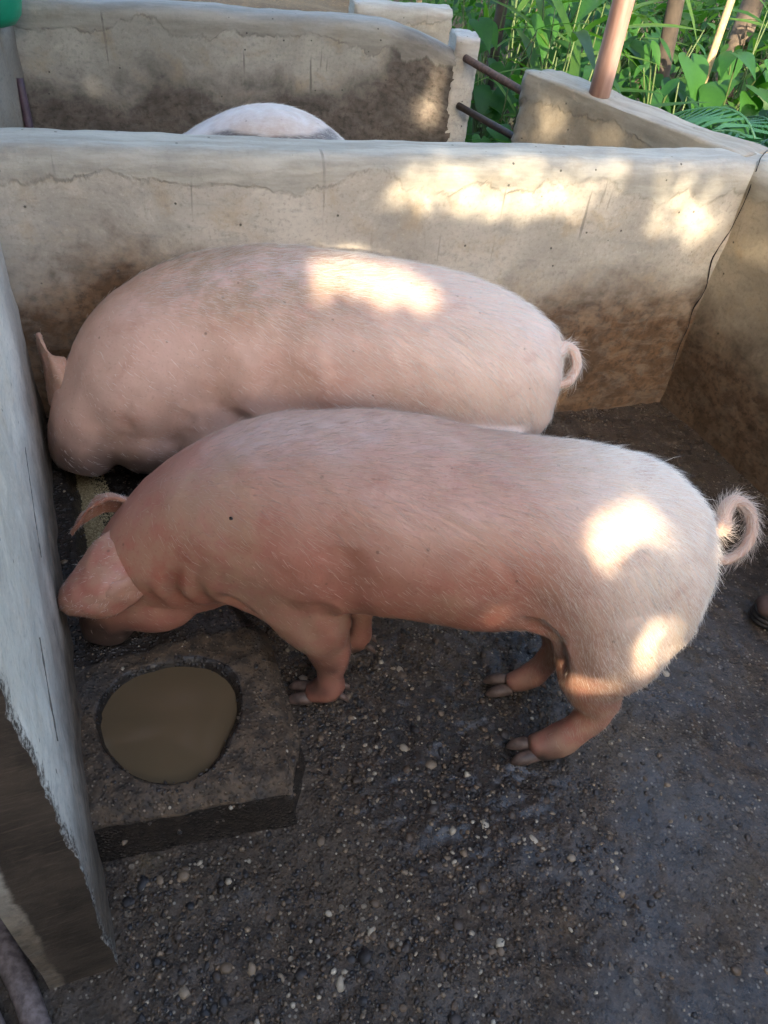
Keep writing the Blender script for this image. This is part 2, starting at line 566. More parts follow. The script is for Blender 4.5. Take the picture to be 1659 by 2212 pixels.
# pebbles in the worn concrete
def mat_pebble():
    t = NT('pebble_stone')
    c = t.coord()
    oi = t.new('ShaderNodeObjectInfo').outputs['Random']
    a = t.attr('tint')
    k = t.math('FRACT', t.math('ADD', t.math('MULTIPLY', oi, 7.31), a))
    cr = t.new('ShaderNodeValToRGB')
    cr.color_ramp.interpolation = 'LINEAR'
    el = cr.color_ramp.elements
    el[0].position, el[0].color = 0.0, (0.020, 0.019, 0.020, 1)
    el[1].position, el[1].color = 1.0, (0.50, 0.43, 0.32, 1)
    for p, q in ((0.34, (0.036, 0.030, 0.027)), (0.60, (0.070, 0.049, 0.034)), (0.80, (0.13, 0.085, 0.050)), (0.93, (0.24, 0.17, 0.105))):
        e = el.new(p)
        e.color = q + (1,)
    t.l(k, cr.inputs[0])
    n = t.noise(c, 160.0, 4, 0.6)
    col = t.mix(t.ramp(n, 0.4, 0.75), cr.outputs[0], t.mix(0.5, cr.outputs[0], (0.03, 0.022, 0.015)))
    t.set(color=col, rough=t.ramp(n, 0.3, 0.7, 0.25, 0.6), normal=t.bump(n, 0.35, 0.002), spec=0.5)
    return t.m
M_PEB = mat_pebble()

def pebble_geo(seed, seg=6, rings=3):
    r = np.random.default_rng(seed)
    vs = [np.array([0, 0, 1.0])]
    for i in range(rings):
        a = math.pi * (i + 1) / (rings + 1)
        for j in range(seg):
            b = 2 * math.pi * (j + 0.5 * i) / seg
            vs.append(np.array([math.sin(a) * math.cos(b), math.sin(a) * math.sin(b), math.cos(a)]))
    vs.append(np.array([0, 0, -1.0]))
    vs = np.array(vs)
    vs *= (1 + r.normal(0, 0.13, (len(vs), 1)))
    vs *= np.array([1.0, r.uniform(0.55, 0.95), r.uniform(0.35, 0.6)])
    fs = []
    for j in range(seg):
        fs.append((0, 1 + j, 1 + (j + 1) % seg))
    for i in range(rings - 1):
        for j in range(seg):
            a, b = 1 + i * seg + j, 1 + i * seg + (j + 1) % seg
            c, d = a + seg, b + seg
            fs.append((a, c, b))
            fs.append((b, c, d))
    last = len(vs) - 1
    o = 1 + (rings - 1) * seg
    for j in range(seg):
        fs.append((last, o + (j + 1) % seg, o + j))
    return vs, fs

def in_trough(x, y):
    rel = np.array([x + 0.451, y - 0.60])
    s, t = rel @ S_DIR, rel @ T_DIR
    return s > -0.05 and t < 0.43

def pebble_spot():
    while True:
        y = random.uniform(0.05, 1.65)
        x = random.uniform(-0.62, 1.05)
        if x < left_x(y) + 0.02 or in_trough(x, y):
            continue
        dens = 0.10 + 0.9 * float(smooth01(np.array([x - 0.30 * y]), 0.55, -0.05)[0]) * float(smooth01(np.array([y]), 1.5, 0.9)[0])
        cl = 0.5 + 0.5 * float(vnoise(np.array([[x, y, 0.0]]), 6.0, 77)[0])
        if random.random() < dens * (0.35 + 0.9 * cl):
            return x, y

def rotz(a):
    c, s = math.cos(a), math.sin(a)
    return np.array([[c, -s, 0], [s, c, 0], [0, 0, 1]])

peb_meshes = []
for k in range(14):
    v, f = pebble_geo(100 + k)
    me = mesh_from(v, f, 'pebble', M_PEB)
    set_attr(me, 'tint', np.full(len(v), k / 14.0))
    peb_meshes.append(me)
cands = [pebble_spot() for _ in range(9500)]
sizes = np.sort(np.exp(rng.normal(math.log(0.0036), 0.48, len(cands))))[::-1]
sizes = np.clip(sizes, 0.0014, 0.0175)
P = np.array([[x, y, 0] for x, y in cands])
Z = floor_z(P)
bigv, bigf, bigt = [], [], []
for i, (x, y) in enumerate(cands):
    s = sizes[i]
    if i < 300:
        o = link('pebble', random.choice(peb_meshes), floor)
        o.location = (x, y, Z[i] - s * 0.10)
        o.scale = (s, s, s)
        o.rotation_euler = (random.uniform(-.4, .4), random.uniform(-.4, .4), random.uniform(0, 6.28))
    else:
        v, f = pebble_geo(i % 97, 5, 2)
        v = (v * s) @ rotz(random.uniform(0, 6.28)).T + np.array([x, y, Z[i] + s * 0.06])
        o_ = len(bigv)
        bigv += list(v)
        bigf += [tuple(q + o_ for q in ff) for ff in f]
        bigt += [random.random()] * len(v)
me = mesh_from(bigv, bigf, 'small_pebbles', M_PEB)
set_attr(me, 'tint', bigt)
sp = link('small_pebbles', me, floor)
sp['kind'] = 'stuff'

# ------------------------------------------------------------------ walls
M_BACK = concrete('plaster_back', base=(0.50, 0.462, 0.392), cap=(0.36, 0.355, 0.31), cap_v=0.80, dirt=(0.100, 0.056, 0.028), dirt_v=0.47, dirt_soft=0.11, side_dirt=(0.55, 0.6, 0.14))
bl = (-1.25, back_y(-1.25))
br = (1.45, back_y(1.45))
w_back = sweep_wall(bl, br, 0.19, 0.88, M_BACK, 'back_wall', seed=1, amp=0.005, rad=0.05, top_fn=lambda a: 1.0 + 0.03 * (1 - a) ** 1.5)
tag(w_back, 'plastered concrete partition wall behind the two feeding pigs, with rounded cement top', 'wall')

M_LEFT = concrete('plaster_left', base=(0.63, 0.58, 0.49), cap=(0.3, 0.3, 0.26), cap_v=0.95, dirt=(0.110, 0.082, 0.055), dirt_v=0.43, dirt_soft=0.24, blot=0.35, streak=0.25, dark2=(0.085, 0.064, 0.046))
pL1 = np.array([left_x(2.02), 2.02])
pL0 = np.array([left_x(0.428), 0.428])
# front face looks into the pen: run from far end to near end, thickness to the left of travel must point away from pen
w_left = sweep_wall(pL0, pL1, 0.115, 0.88, M_LEFT, 'left_wall', seed=4, amp=0.005, rad=0.03, chip=0.005, step=0.009)
def scratch(pts, seed):
    P = catmull([(left_x(y) + 0.004, y + 0.002, z) for y, z in pts], 40)
    P[:, 2] += 0.004 * vnoise(P, 25.0, seed)
    v, f = tube(P, 0.0009 * (0.2 + np.abs(fbm(P, 60, 2, seed))) + 0.0004, 5)
    me = mesh_from(v, f, 'scratch', plain('scratch_dark', (0.14, 0.125, 0.105), 0.95))
    rebase(me, w_left.location)
    link('scratch', me, w_left)
scratch([(0.66, 0.62), (0.60, 0.58), (0.55, 0.53)], 4)
scratch([(1.10, 0.60), (0.98, 0.56), (0.90, 0.52)], 5)
tag(w_left, 'pale plaster side wall on the left with a chipped wet front end, beside the water bowl', 'wall')

M_RIGHT = concrete('plaster_right', base=(0.50, 0.43, 0.32), cap=(0.36, 0.34, 0.28), cap_v=0.80, dirt=(0.100, 0.062, 0.036), dirt_v=0.40, dirt_soft=0.16)
pr0 = np.array([CORNER_R[0] - 0.01, CORNER_R[1] + 0.03])
pr1 = pr0 + np.array([0.45, -0.89]) * 2.6
w_right = sweep_wall(pr0 + (pr1 - pr0) * 0.0, pr1, 0.16, 0.88, M_RIGHT, 'right_wall', seed=6, amp=0.006, rad=0.05)
tag(w_right, 'brown stained side wall at the right edge, beyond the cracked corner', 'wall')

M_FAR = concrete('plaster_far', base=(0.36, 0.345, 0.305), cap=(0.26, 0.25, 0.22), cap_v=0.86, dirt=(0.070, 0.057, 0.047), dirt_v=0.68, dirt_soft=0.12, streak=0.8, side_dirt=(2.42, 0.35, 0.5))
def far_y(x): return 3.80 + 0.362 * x
w_far = sweep_wall((-2.3, far_y(-2.3)), (0.075, far_y(0.075)), 0.17, 0.94, M_FAR, 'far_wall', seed=8, amp=0.006, rad=0.05, chip=0.015,
                   top_fn=lambda a: 1 - 0.10 * max(0, (a - 0.80) / 0.20) ** 2)
tag(w_far, 'dark stained concrete wall at the back of the far pen, ending at the rusty bars', 'wall')

M_PIER = concrete('plaster_pier', base=(0.50, 0.48, 0.44), cap=(0.36, 0.34, 0.30), cap_v=0.83, dirt=(0.16, 0.13, 0.10), dirt_v=0.05, blot=0.3, streak=0.3)
pier = sweep_wall((0.045, far_y(0.05) + 0.002), (0.150, far_y(0.05) + 0.022), 0.17, 0.90, M_PIER, 'wall_pier', seed=40, amp=0.008, rad=0.03, step=0.012, chip=0.012)
pier.parent = w_far
pier.location = pier.location - w_far.location
M_GARD = concrete('plaster_garden', base=(0.42, 0.36, 0.27), cap=(0.31, 0.29, 0.245), cap_v=0.80, dirt=(0.10, 0.07, 0.045), dirt_v=0.15, streak=0.2)
g_in0, g_in1 = np.array([0.325, 3.44]), np.array([0.985, 2.63])
w_gard = sweep_wall(g_in0, g_in1, 0.165, 0.88, M_GARD, 'garden_wall', seed=12, amp=0.008, rad=0.008, chip=0.014)
tag(w_gard, 'low concrete wall carrying the pinkish post, between the far pen and the garden plants', 'wall')

M_FLEFT = concrete('plaster_far_left', base=(0.24, 0.205, 0.16), cap=(0.22, 0.20, 0.165), cap_v=0.86, dirt=(0.06, 0.05, 0.042), dirt_v=0.50, dirt_soft=0.15)
w_fleft = sweep_wall((-1.35, 1.98), (-1.63, far_y(-1.63) + 0.04), 0.13, 0.88, M_FLEFT, 'far_left_wall', seed=14, amp=0.006)
tag(w_fleft, 'grey side wall in the top left corner under the green bucket', 'wall')

M_OUT = concrete('plaster_outer', base=(0.46, 0.42, 0.35), cap=(0.36, 0.35, 0.31), cap_v=0.80, dirt=(0.10, 0.08, 0.06), dirt_v=0.2)
w_out = sweep_wall((-0.47, 4.46), (0.02, 4.62), 0.16, 0.88, M_OUT, 'outer_wall', seed=15, amp=0.006, chip=0.02)
tag(w_out, 'pale concrete wall end showing just behind the far pen wall at the top edge', 'wall')

# crack that runs down the corner of the back wall and the right wall
def crack(pts, name, parent, width=0.0035, seed=0):
    r = np.random.default_rng(seed)
    P = catmull(pts, 70)
    P[:, :2] += np.cumsum(r.normal(0, 0.0011, (70, 2)), 0) * np.linspace(0, 1, 70)[:, None] * np.linspace(1, 0, 70)[:, None] * 3
    rad = width * (0.35 + 0.65 * np.abs(fbm(P, 40, 3, seed)))
    rad[0] = rad[-1] = 0.0004
    v, f = tube(P, rad, 5)
    me = mesh_from(v, f, name, M_CRACK)
    rebase(me, parent.location)
    return link(name, me, parent)
M_CRACK = plain('crack_dark', (0.018, 0.015, 0.013), 0.95)
cx, cy = CORNER_R
def crack_pt(z, side, out):
    k = 0.34 * out
    return (cx - 0.020 * k + side, cy - 0.052 * k - 0.4 * side, z)
crack([(cx + 0.085, cy + 0.17, 0.886), (cx + 0.04, cy + 0.08, 0.886), (cx + 0.015, cy + 0.02, 0.880), crack_pt(0.80, 0.012, 0.75), crack_pt(0.70, 0.006, 0.85), crack_pt(0.58, -0.010, 0.95), crack_pt(0.48, 0.0, 1.0), crack_pt(0.40, -0.012, 1.1),
       crack_pt(0.33, -0.004, 1.18), crack_pt(0.24, -0.006, 1.22), crack_pt(0.15, 0.0, 1.25)], 'crack', w_back, width=0.0030, seed=3)

# ------------------------------------------------------------------ trough along the left wall
def mat_trough():
    t = NT('trough_concrete')
    c = t.coord()
    n1 = t.noise(c, 6.0, 5, 0.6, 0.4)
    n2 = t.noise(c, 40.0, 6, 0.7)
    vo = t.voronoi(c, 120.0)
    vc = t.sep(t.voronoi(c, 120.0, out='Color'))
    wet = t.attr('wet')
    col = t.mix(t.ramp(n2, 0.35, 0.68), (0.034, 0.023, 0.014), (0.120, 0.078, 0.044))
    grit = t.math('MULTIPLY', t.ramp(vo, 0.40, 0.22), t.ramp(vc[0], 0.7, 0.95))
    col = t.mix(t.math('MULTIPLY', grit, 0.6), col, (0.26, 0.20, 0.14))
    col = t.mix(t.ramp(n1, 0.5, 0.7), col, (0.050, 0.040, 0.032))
    w = t.math('ADD', wet, t.math('MULTIPLY', t.math('SUBTRACT', n1, 0.5), 1.1))
    wm = t.ramp(w, 0.35, 0.65)
    col = t.mix(t.math('MULTIPLY', wm, 0.85), col, (0.020, 0.017, 0.015))
    h = t.math('ADD', t.math('MULTIPLY', t.ramp(vo, 0.5, 0.1), 0.7), n2)
    t.set(color=col, rough=t.ramp(wm, 0.0, 1.0, 0.72, 0.24), normal=t.bump(h, 0.7, 0.006))
    return t.m
M_TR = mat_trough()

def trough():
    nt_, ns_ = 74, 236
    H = 0.142
    T_in = -0.03
    S_end = 1.345
    def t_right(s):
        return 0.385 + 0.035 * smooth01(s, -0.02, 0.10) - 0.035 * smooth01(s, 0.34, 0.44) - 0.02 * smooth01(s, 0.03, -0.04)
    S = np.concatenate([[0, 0, 0, 0], np.linspace(0.0, 1.0, ns_)])
    V = np.zeros((ns_ + 4, nt_ + 4, 3))
    A = np.zeros((ns_ + 4, nt_ + 4))
    b = np.linspace(0, 1, nt_)
    for i in range(ns_ + 4):
        for_side = i < 4
        a = S[i]
        tt = np.concatenate([T_in + b * (0.42 - T_in), [0.42] * 4])
        s_front = 0.0165 - 0.127 * np.clip(tt, -0.03, 0.42)
        s = s_front + a * (S_end - s_front)
        tr = t_right(s)
        tt = T_in + np.concatenate([b, np.ones(4)]) * (tr - T_in)
        s_front = 0.0165 - 0.127 * tt
        s = s_front + a * (S_end - s_front)
        z = np.full(nt_ + 4, H)
        rs = np.hypot(s - 0.199, (tt - 0.173)) / (0.130 + 0.006 * np.sin(3 * np.arctan2(s - 0.199, tt - 0.173)))
        z = z - 0.085 * smooth01(rs, 1.16, 0.84)
        # feed basin
        d = np.maximum(np.abs(s - 0.93) - 0.37, np.abs(tt - 0.185) - 0.135)
        z = z - 0.075 * smooth01(d, 0.02, -0.03)
        # rounded outer edges
        er = np.minimum(tr - tt, 9)
        ef = s - s_front
        z = z - 0.020 * smooth01(er, 0.03, 0.0) - 0.020 * smooth01(ef, 0.035, 0.0)
        wet = np.clip(0.85 * smooth01(np.abs(rs - 1.0), 0.25, 0.02) + smooth01(rs, 1.35, 1.0) * (tt > 0.2) * 0.8 + smooth01(s, 0.33, 0.42), 0, 1)
        # outer side (t direction)
        for k, (off, zz) in enumerate(((0.004, 0.105), (0.006, 0.06), (0.010, 0.02), (0.02, -0.03))):
            tt[nt_ + k] = tr[nt_ + k] + off
            z[nt_ + k] = zz
            wet[nt_ + k] = 0.7
        if for_side:
            off, zz = ((0.022, -0.03), (0.012, 0.02), (0.007, 0.06), (0.003, 0.105))[i]
            s = s - off
            z = np.minimum(z, zz)
            wet[:] = 0.95
        V[i, :, 0] = -0.451 + s * S_DIR[0] + tt * T_DIR[0]
        V[i, :, 1] = 0.60 + s * S_DIR[1] + tt * T_DIR[1]
        V[i, :, 2] = z
        A[i] = wet
    V = V.reshape(-1, 3)
    k = nt_ + 4
    n = fbm(V, 12.0, 4, 31)
    V[:, 2] += (0.005 * n + 0.003 * fbm(V, 45.0, 2, 37)) * (V[:, 2] > 0.03)
    V[:, 0] += 0.004 * fbm(V, 16.0, 3, 33)
    V[:, 1] += 0.004 * fbm(V, 16.0, 3, 35)
    F = []
    for i in range(ns_ + 3):
        for j in range(k - 1):
            a = i * k + j
            F.append((a, a + 1, a + k + 1, a + k))
    me = mesh_from(V, F, 'feeding_trough', M_TR)
    set_attr(me, 'wet', A.ravel())
    return world_obj('feeding_trough', me, (-0.451, 0.60, 0.0))
o_tr = trough()
tag(o_tr, 'dark wet concrete trough block along the left wall with a round water hollow', 'trough')

def st_(s, t):
    return -0.451 + s * S_DIR[0] + t * T_DIR[0], 0.60 + s * S_DIR[1] + t * T_DIR[1]
_tv, _tf, _tt = [], [], []
_tc = coords(o_tr.data) + np.array((-0.451, 0.60, 0.0))
_sel = np.where((_tc[:, 2] > 0.02))[0]
for k in rng.choice(_sel, 1500):
    sz = float(np.clip(np.exp(rng.normal(math.log(0.0032), 0.45)), 0.0015, 0.010))
    v, f = pebble_geo(int(k) % 89, 5, 2)
    o_ = len(_tv)
    _tv += list((v * sz) @ rotz(rng.uniform(0, 6.28)).T + _tc[k] + rng.normal(0, 0.002, 3) * [1, 1, 0] - [0, 0, sz * 0.15])
    _tf += [tuple(q + o_ for q in ff) for ff in f]
    _tt += [rng.random()] * len(v)
_me = mesh_from(_tv, _tf, 'aggregate', M_PEB)
set_attr(_me, 'tint', _tt)
rebase(_me, o_tr.location)
_ag = link('aggregate', _me, o_tr)
_ag['kind'] = 'stuff'

def st(s, t, z):
    return (-0.451 + s * S_DIR[0] + t * T_DIR[0], 0.60 + s * S_DIR[1] + t * T_DIR[1], z)

def mat_water():
    t = NT('muddy_water')
    c = t.coord()
    n = t.noise(c, 5.0, 3, 0.5)
    t.set(color=t.mix(n, (0.100, 0.070, 0.038), (0.120, 0.085, 0.048)), rough=0.07, spec=0.5, normal=t.bump(t.noise(c, 9.0, 2, 0.4), 0.03, 0.01))
    return t.m
vs, fs = [st(0.199, 0.173, 0.0)], []
for j in range(64):
    a = 2 * math.pi * j / 64
    vs.append(st(0.199 + 0.150 * math.sin(a), 0.173 + 0.150 * math.cos(a), 0.0))
for j in range(64):
    fs.append((0, 1 + j, 1 + (j + 1) % 64))
me = mesh_from(vs, fs, 'water', mat_water())
c0 = st(0.199, 0.173, 0.121)
me_b = Vector(st(0.199, 0.173, 0.0))
rebase(me, me_b)
wtr = link('water', me, None, c0)
wtr['kind'] = 'structure'

# dry feed heaped in the rear basin
M_FEED = NT('feed_meal')
_c = M_FEED.attr('tint')
M_FEED.set(color=M_FEED.mix(_c, (0.20, 0.145, 0.065), (0.50, 0.40, 0.22)), rough=0.85)
M_FEED = M_FEED.m
fv, ffc, ft = [], [], []
nb = 60
for i in range(nb):
    for j in range(20):
        s = 0.56 + 0.74 * i / (nb - 1)
        t = -0.01 + (0.085 + 0.055 * vnoise(np.array([[s, 0.3, 0.0]]), 11.0, 41)[0]) * j / 19
        p = st(s, t, 0)
        z = 0.098 + 0.018 * vnoise(np.array([[p[0], p[1], 0]]), 9.0, 5)[0] - 0.03 * smooth01(np.array([t]), 0.10, 0.18)[0]
        fv.append((p[0], p[1], z))
        ft.append(0.12)
for i in range(nb - 1):
    for j in range(19):
        a = i * 20 + j
        ffc.append((a, a + 1, a + 21, a + 20))
for q in range(9000):
    s = random.uniform(0.57, 1.29)
    t = -0.01 + (0.105 + 0.055 * float(vnoise(np.array([[s, 0.3, 0.0]]), 11.0, 41)[0])) * random.random() ** 0.8 * 1.15
    p = st(s, t, 0)
    z = 0.102 + 0.018 * vnoise(np.array([[p[0], p[1], 0]]), 9.0, 5)[0] - 0.03 * float(smooth01(np.array([t]), 0.10, 0.18)[0])
    a = random.uniform(0, 6.28)
    L, w = random.uniform(0.0025, 0.005), random.uniform(0.0010, 0.0018)
    d = np.array([math.cos(a), math.sin(a), random.uniform(-.4, .6)])
    e = np.array([-math.sin(a), math.cos(a), random.uniform(-.4, .4)])
    c = np.array([p[0], p[1], z])
    o_ = len(fv)
    fv += [c - d * L, c + e * w, c + d * L, c - e * w, c + np.array([0, 0, w * 1.2])]
    ffc += [(o_, o_ + 1, o_ + 4), (o_ + 1, o_ + 2, o_ + 4), (o_ + 2, o_ + 3, o_ + 4), (o_ + 3, o_, o_ + 4)]
    ft += [random.random()] * 5
me = mesh_from(fv, ffc, 'feed', M_FEED)
set_attr(me, 'tint', ft)
fd = world_obj('feed', me, st(0.93, 0.17, 0.06))
fd['kind'] = 'stuff'
tag(fd, 'coarse tan feed meal lying in the trough by the pigs\' heads', 'feed')

# ------------------------------------------------------------------ pigs
def mat_skin(name, base=(0.50, 0.265, 0.195), pale=(0.66, 0.48, 0.40), dirtc=(0.40, 0.27, 0.165)):
    t = NT(name)
    c = t.coord()
    n1 = t.noise(c, 4.0, 5, 0.6)
    n2 = t.noise(c, 22.0, 6, 0.65)
    n3 = t.noise(c, 140.0, 4, 0.6)
    p = t.attr('pale')
    col = t.mix(t.ramp(n1, 0.3, 0.7), tuple(x * 0.90 for x in base), tuple(min(1, x * 1.1) for x in base))
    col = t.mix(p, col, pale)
    d = t.math('MULTIPLY', t.attr('dirt'), t.ramp(n2, 0.30, 0.62))
    col = t.mix(d, col, dirtc)
    spk = t.math('MULTIPLY', t.ramp(n3, 0.56, 0.72), 0.32)
    col = t.mix(spk, col, tuple(x * 0.55 for x in base))
    blo = t.noise(t.mapping(c, (1, 1, 1), (4.1, 2.2, 0.7)), 11.0, 5, 0.65, 0.4)
    col = t.mix(t.math('MULTIPLY', t.ramp(blo, 0.52, 0.70), 0.35), col, tuple(x * f for x, f in zip(base, (0.80, 0.66, 0.58))))
    spot = t.voronoi(c, 34.0)
    srnd = t.sep(t.voronoi(c, 34.0, out='Color'))
    col = t.mix(t.math('MULTIPLY', t.math('MULTIPLY', t.ramp(spot, 0.16, 0.07), t.ramp(srnd[0], 0.80, 0.85)), 0.55), col, (0.10, 0.055, 0.035))
    mud_shade = t.attr('mud_shade')
    col = t.mix(mud_shade, col, (0.045, 0.032, 0.024))
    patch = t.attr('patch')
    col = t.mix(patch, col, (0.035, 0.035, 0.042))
    h = t.math('ADD', t.math('MULTIPLY', n3, 0.6), n2)
    t.set(color=col, rough=t.ramp(n2, 0.3, 0.7, 0.40, 0.58), normal=t.bump(h, 0.22, 0.004), spec=0.5, sss=0.12, sssr=(0.02, 0.008, 0.005), ssss=0.35)
    return t.m

def loft(sections, n=46, seg=30, power=2.3):
    """sections: x,y,z,halfwidth,halfheight up,halfheight down"""
    Q = catmull(np.array(sections, float), n)
    C = Q[:, :3]
    T = np.gradient(C, axis=0)
    T /= np.linalg.norm(T, axis=1)[:, None]
    vs, fs = [], []
    for k in range(n):
        side = np.cross((0, 0, 1.0), T[k])
        side /= np.linalg.norm(side)
        upv = np.cross(T[k], side)
        hw, hu, hd = np.maximum(Q[k, 3:], 0.004)
        for j in range(seg):
            a = 2 * math.pi * j / seg
            ca, sa = math.cos(a), math.sin(a)
            x = math.copysign(abs(ca) ** (2 / power), ca) * hw
            y = math.copysign(abs(sa) ** (2 / power), sa) * (hu if sa > 0 else hd)
            vs.append(C[k] + side * x + upv * y)
    for k in range(n - 1):
        for j in range(seg):
            a, b = k * seg + j, k * seg + (j + 1) % seg
            fs.append((a, b, b + seg, a + seg))
    fs.append(tuple(range(seg))[::-1])
    fs.append(tuple((n - 1) * seg + j for j in range(seg)))
    return vs, fs

def limb(chain, n=22, seg=16):
    Q = catmull(np.array(chain, float), n)
    return tube(Q[:, :3], np.maximum(Q[:, 3], 0.006), seg)

def ellipsoid(c, r, seg=14, rings=10):
    vs, fs = [], []
    for i in range(rings + 1):
        a = math.pi * i / rings
        for j in range(seg):
            b = 2 * math.pi * j / seg
            vs.append(np.array(c) + np.array([math.sin(a) * math.cos(b) * r[0], math.sin(a) * math.sin(b) * r[1], math.cos(a) * r[2]]))
    for i in range(rings):
        for j in range(seg):
            a, b = i * seg + j, i * seg + (j + 1) % seg
            fs.append((a, a + seg, b + seg, b))
    return vs, fs

def fix_normals(me):
    bm = bmesh.new()
    bm.from_mesh(me)
    bmesh.ops.remove_doubles(bm, verts=bm.verts, dist=1e-6)
    bmesh.ops.recalc_face_normals(bm, faces=bm.faces)
    bm.to_mesh(me)
    bm.free()

def pig_body(trunk, limbs, extras, mat, voxel=0.0075, smooth_it=24):
    B = Builder()
    B.add(loft(trunk))
    for l in limbs:
        B.add(limb(l))
    for e in extras:
        B.add(e)
    me = mesh_from(B.v, B.f, 'body', mat)
    fix_normals(me)
    o = link('body', me)
    r = o.modifiers.new('r', 'REMESH')
    r.mode = 'VOXEL'
    r.voxel_size = voxel
    s = o.modifiers.new('s', 'SMOOTH')
    s.factor = 0.5
    s.iterations = smooth_it
    bake(o)
    me = o.data
    me.name = 'body'
    me.polygons.foreach_set('use_smooth', np.ones(len(me.polygons), bool))
    if not me.materials:
        me.materials.append(mat)
    return o

def bristle_mesh(me, n, dens, flow, length, width, mat, seed, lift=0.14, curl=0.3, tone=None):
    """short tapering strips rooted on a body mesh; flow(P,N) gives the lie of the hair"""
    r = np.random.default_rng(seed)
    me.calc_loop_triangles()
    tri = np.empty(len(me.loop_triangles) * 3, np.int32)
    me.loop_triangles.foreach_get('vertices', tri)
    tri = tri.reshape(-1, 3)
    co = coords(me)
    no = normals(me)
    a, b, c = co[tri[:, 0]], co[tri[:, 1]], co[tri[:, 2]]
    area = np.linalg.norm(np.cross(b - a, c - a), axis=1) * 0.5
    w = area * dens(co, no)[tri].mean(1)
    w = np.maximum(w, 0)
    pick = r.choice(len(tri), n, p=w / w.sum())
    u, v = r.random(n), r.random(n)
    fl = u + v > 1
    u[fl], v[fl] = 1 - u[fl], 1 - v[fl]
    T = tri[pick]
    P = co[T[:, 0]] * (1 - u - v)[:, None] + co[T[:, 1]] * u[:, None] + co[T[:, 2]] * v[:, None]
    N = no[T].mean(1)
    N /= np.linalg.norm(N, axis=1)[:, None]
    D = flow(P, N)
    D = D + r.normal(0, 0.16, D.shape)
    D -= N * (D * N).sum(1)[:, None]
    D /= np.linalg.norm(D, axis=1)[:, None] + 1e-9
    L = length(P, N) * np.exp(r.normal(0, 0.28, n))
    lf = lift * np.exp(r.normal(0, 0.45, n))
    side = np.cross(N, D)
    side = side * 0.7 + N * r.normal(0, 0.5, (n, 1))
    side -= D * (side * D).sum(1)[:, None]
    side /= np.linalg.norm(side, axis=1)[:, None] + 1e-9
    bend = r.normal(0, curl, (n, 1)) * np.cross(N, D)
    p1 = P + D * (L * 0.5)[:, None] + N * (L * 0.5 * lf)[:, None] + bend * (L * 0.12)[:, None]
    p2 = P + D * L[:, None] * 0.98 + N * (L * lf * 0.75)[:, None] + bend * (L * 0.42)[:, None]
    P0 = P - N * 0.001
    wv = (width * np.exp(r.normal(0, 0.2, n)))[:, None]
    V = np.empty((n, 5, 3))
    V[:, 0] = P0 - side * wv
    V[:, 1] = P0 + side * wv
    V[:, 2] = p1 - side * wv * 0.75
    V[:, 3] = p1 + side * wv * 0.75
    V[:, 4] = p2
    base = (np.arange(n) * 5)[:, None]
    quads = base + np.array([[0, 1, 3, 2]])
    tris = base + np.array([[2, 3, 4]])
    m2 = bpy.data.meshes.new('bristles')
    m2.vertices.add(n * 5)
    m2.vertices.foreach_set('co', V.ravel())
    loops = np.concatenate([quads.ravel(), tris.ravel()])
    m2.loops.add(len(loops))
    m2.loops.foreach_set('vertex_index', loops.astype(np.int32))
    m2.polygons.add(2 * n)
    ls = np.concatenate([np.arange(n) * 4, 4 * n + np.arange(n) * 3])
    m2.polygons.foreach_set('loop_start', ls.astype(np.int32))
    m2.polygons.foreach_set('use_smooth', np.ones(2 * n, bool))
    m2.materials.append(mat)
    m2.update(calc_edges=True)
    set_attr(m2, 'tone', np.repeat(np.clip(tone(P) if tone else np.full(n, 0.5), 0, 1), 5))
    return m2

def mat_hair(name, col, rough=0.45):
    t = NT(name)
    cc = t.mix(t.attr('tone'), tuple(x * 0.8 for x in col), (0.84, 0.80, 0.74))
    t.set(color=cc, rough=rough, spec=0.4)
    tr = t.new('ShaderNodeBsdfTranslucent')
    t.l(cc, tr.inputs[0])
    mx = t.new('ShaderNodeMixShader')
    mx.inputs[0].default_value = 0.3
    t.l(t.b.outputs[0], mx.inputs[1])
    t.l(tr.outputs[0], mx.inputs[2])
    t.l(mx.outputs[0], t.out.inputs[0])
    return t.m
M_HAIR = mat_hair('bristle_pale', (0.60, 0.43, 0.33))
M_HAIR_W = mat_hair('bristle_white', (0.80, 0.76, 0.70))

def ear_mesh(rows, thick, mat):
    """rows: list of cross rows from root to tip, each row a list of 3-D points (same count)"""
    R = np.array(rows, float)
    nr, nc = R.shape[:2]
    A = np.array([catmull(R[i], 14) for i in range(nr)])
    G = np.array([catmull(A[:, j], 18) for j in range(14)]).transpose(1, 0, 2)
    vs = G.reshape(-1, 3)
    fs = []
    for i in range(17):
        for j in range(13):
            a = i * 14 + j
            fs.append((a, a + 1, a + 15, a + 14))
    me = mesh_from(vs, fs, 'ear', mat)
    o = link('ear', me)
    s = o.modifiers.new('s', 'SOLIDIFY')
    s.thickness = thick
    s.offset = 0
    s2 = o.modifiers.new('ss', 'SUBSURF')
    s2.levels = 1
    bake(o)
    o.data.polygons.foreach_set('use_smooth', np.ones(len(o.data.polygons), bool))
    for nm in ('pale', 'dirt', 'mud_shade', 'patch'):
        set_attr(o.data, nm, np.full(len(o.data.vertices), 0.48 if nm == 'dirt' else 0.03 if nm == 'pale' else 0.0))
    return o

M_HOOF = plain('hoof_horn', (0.165, 0.105, 0.078), 0.55, 0.6, 40)

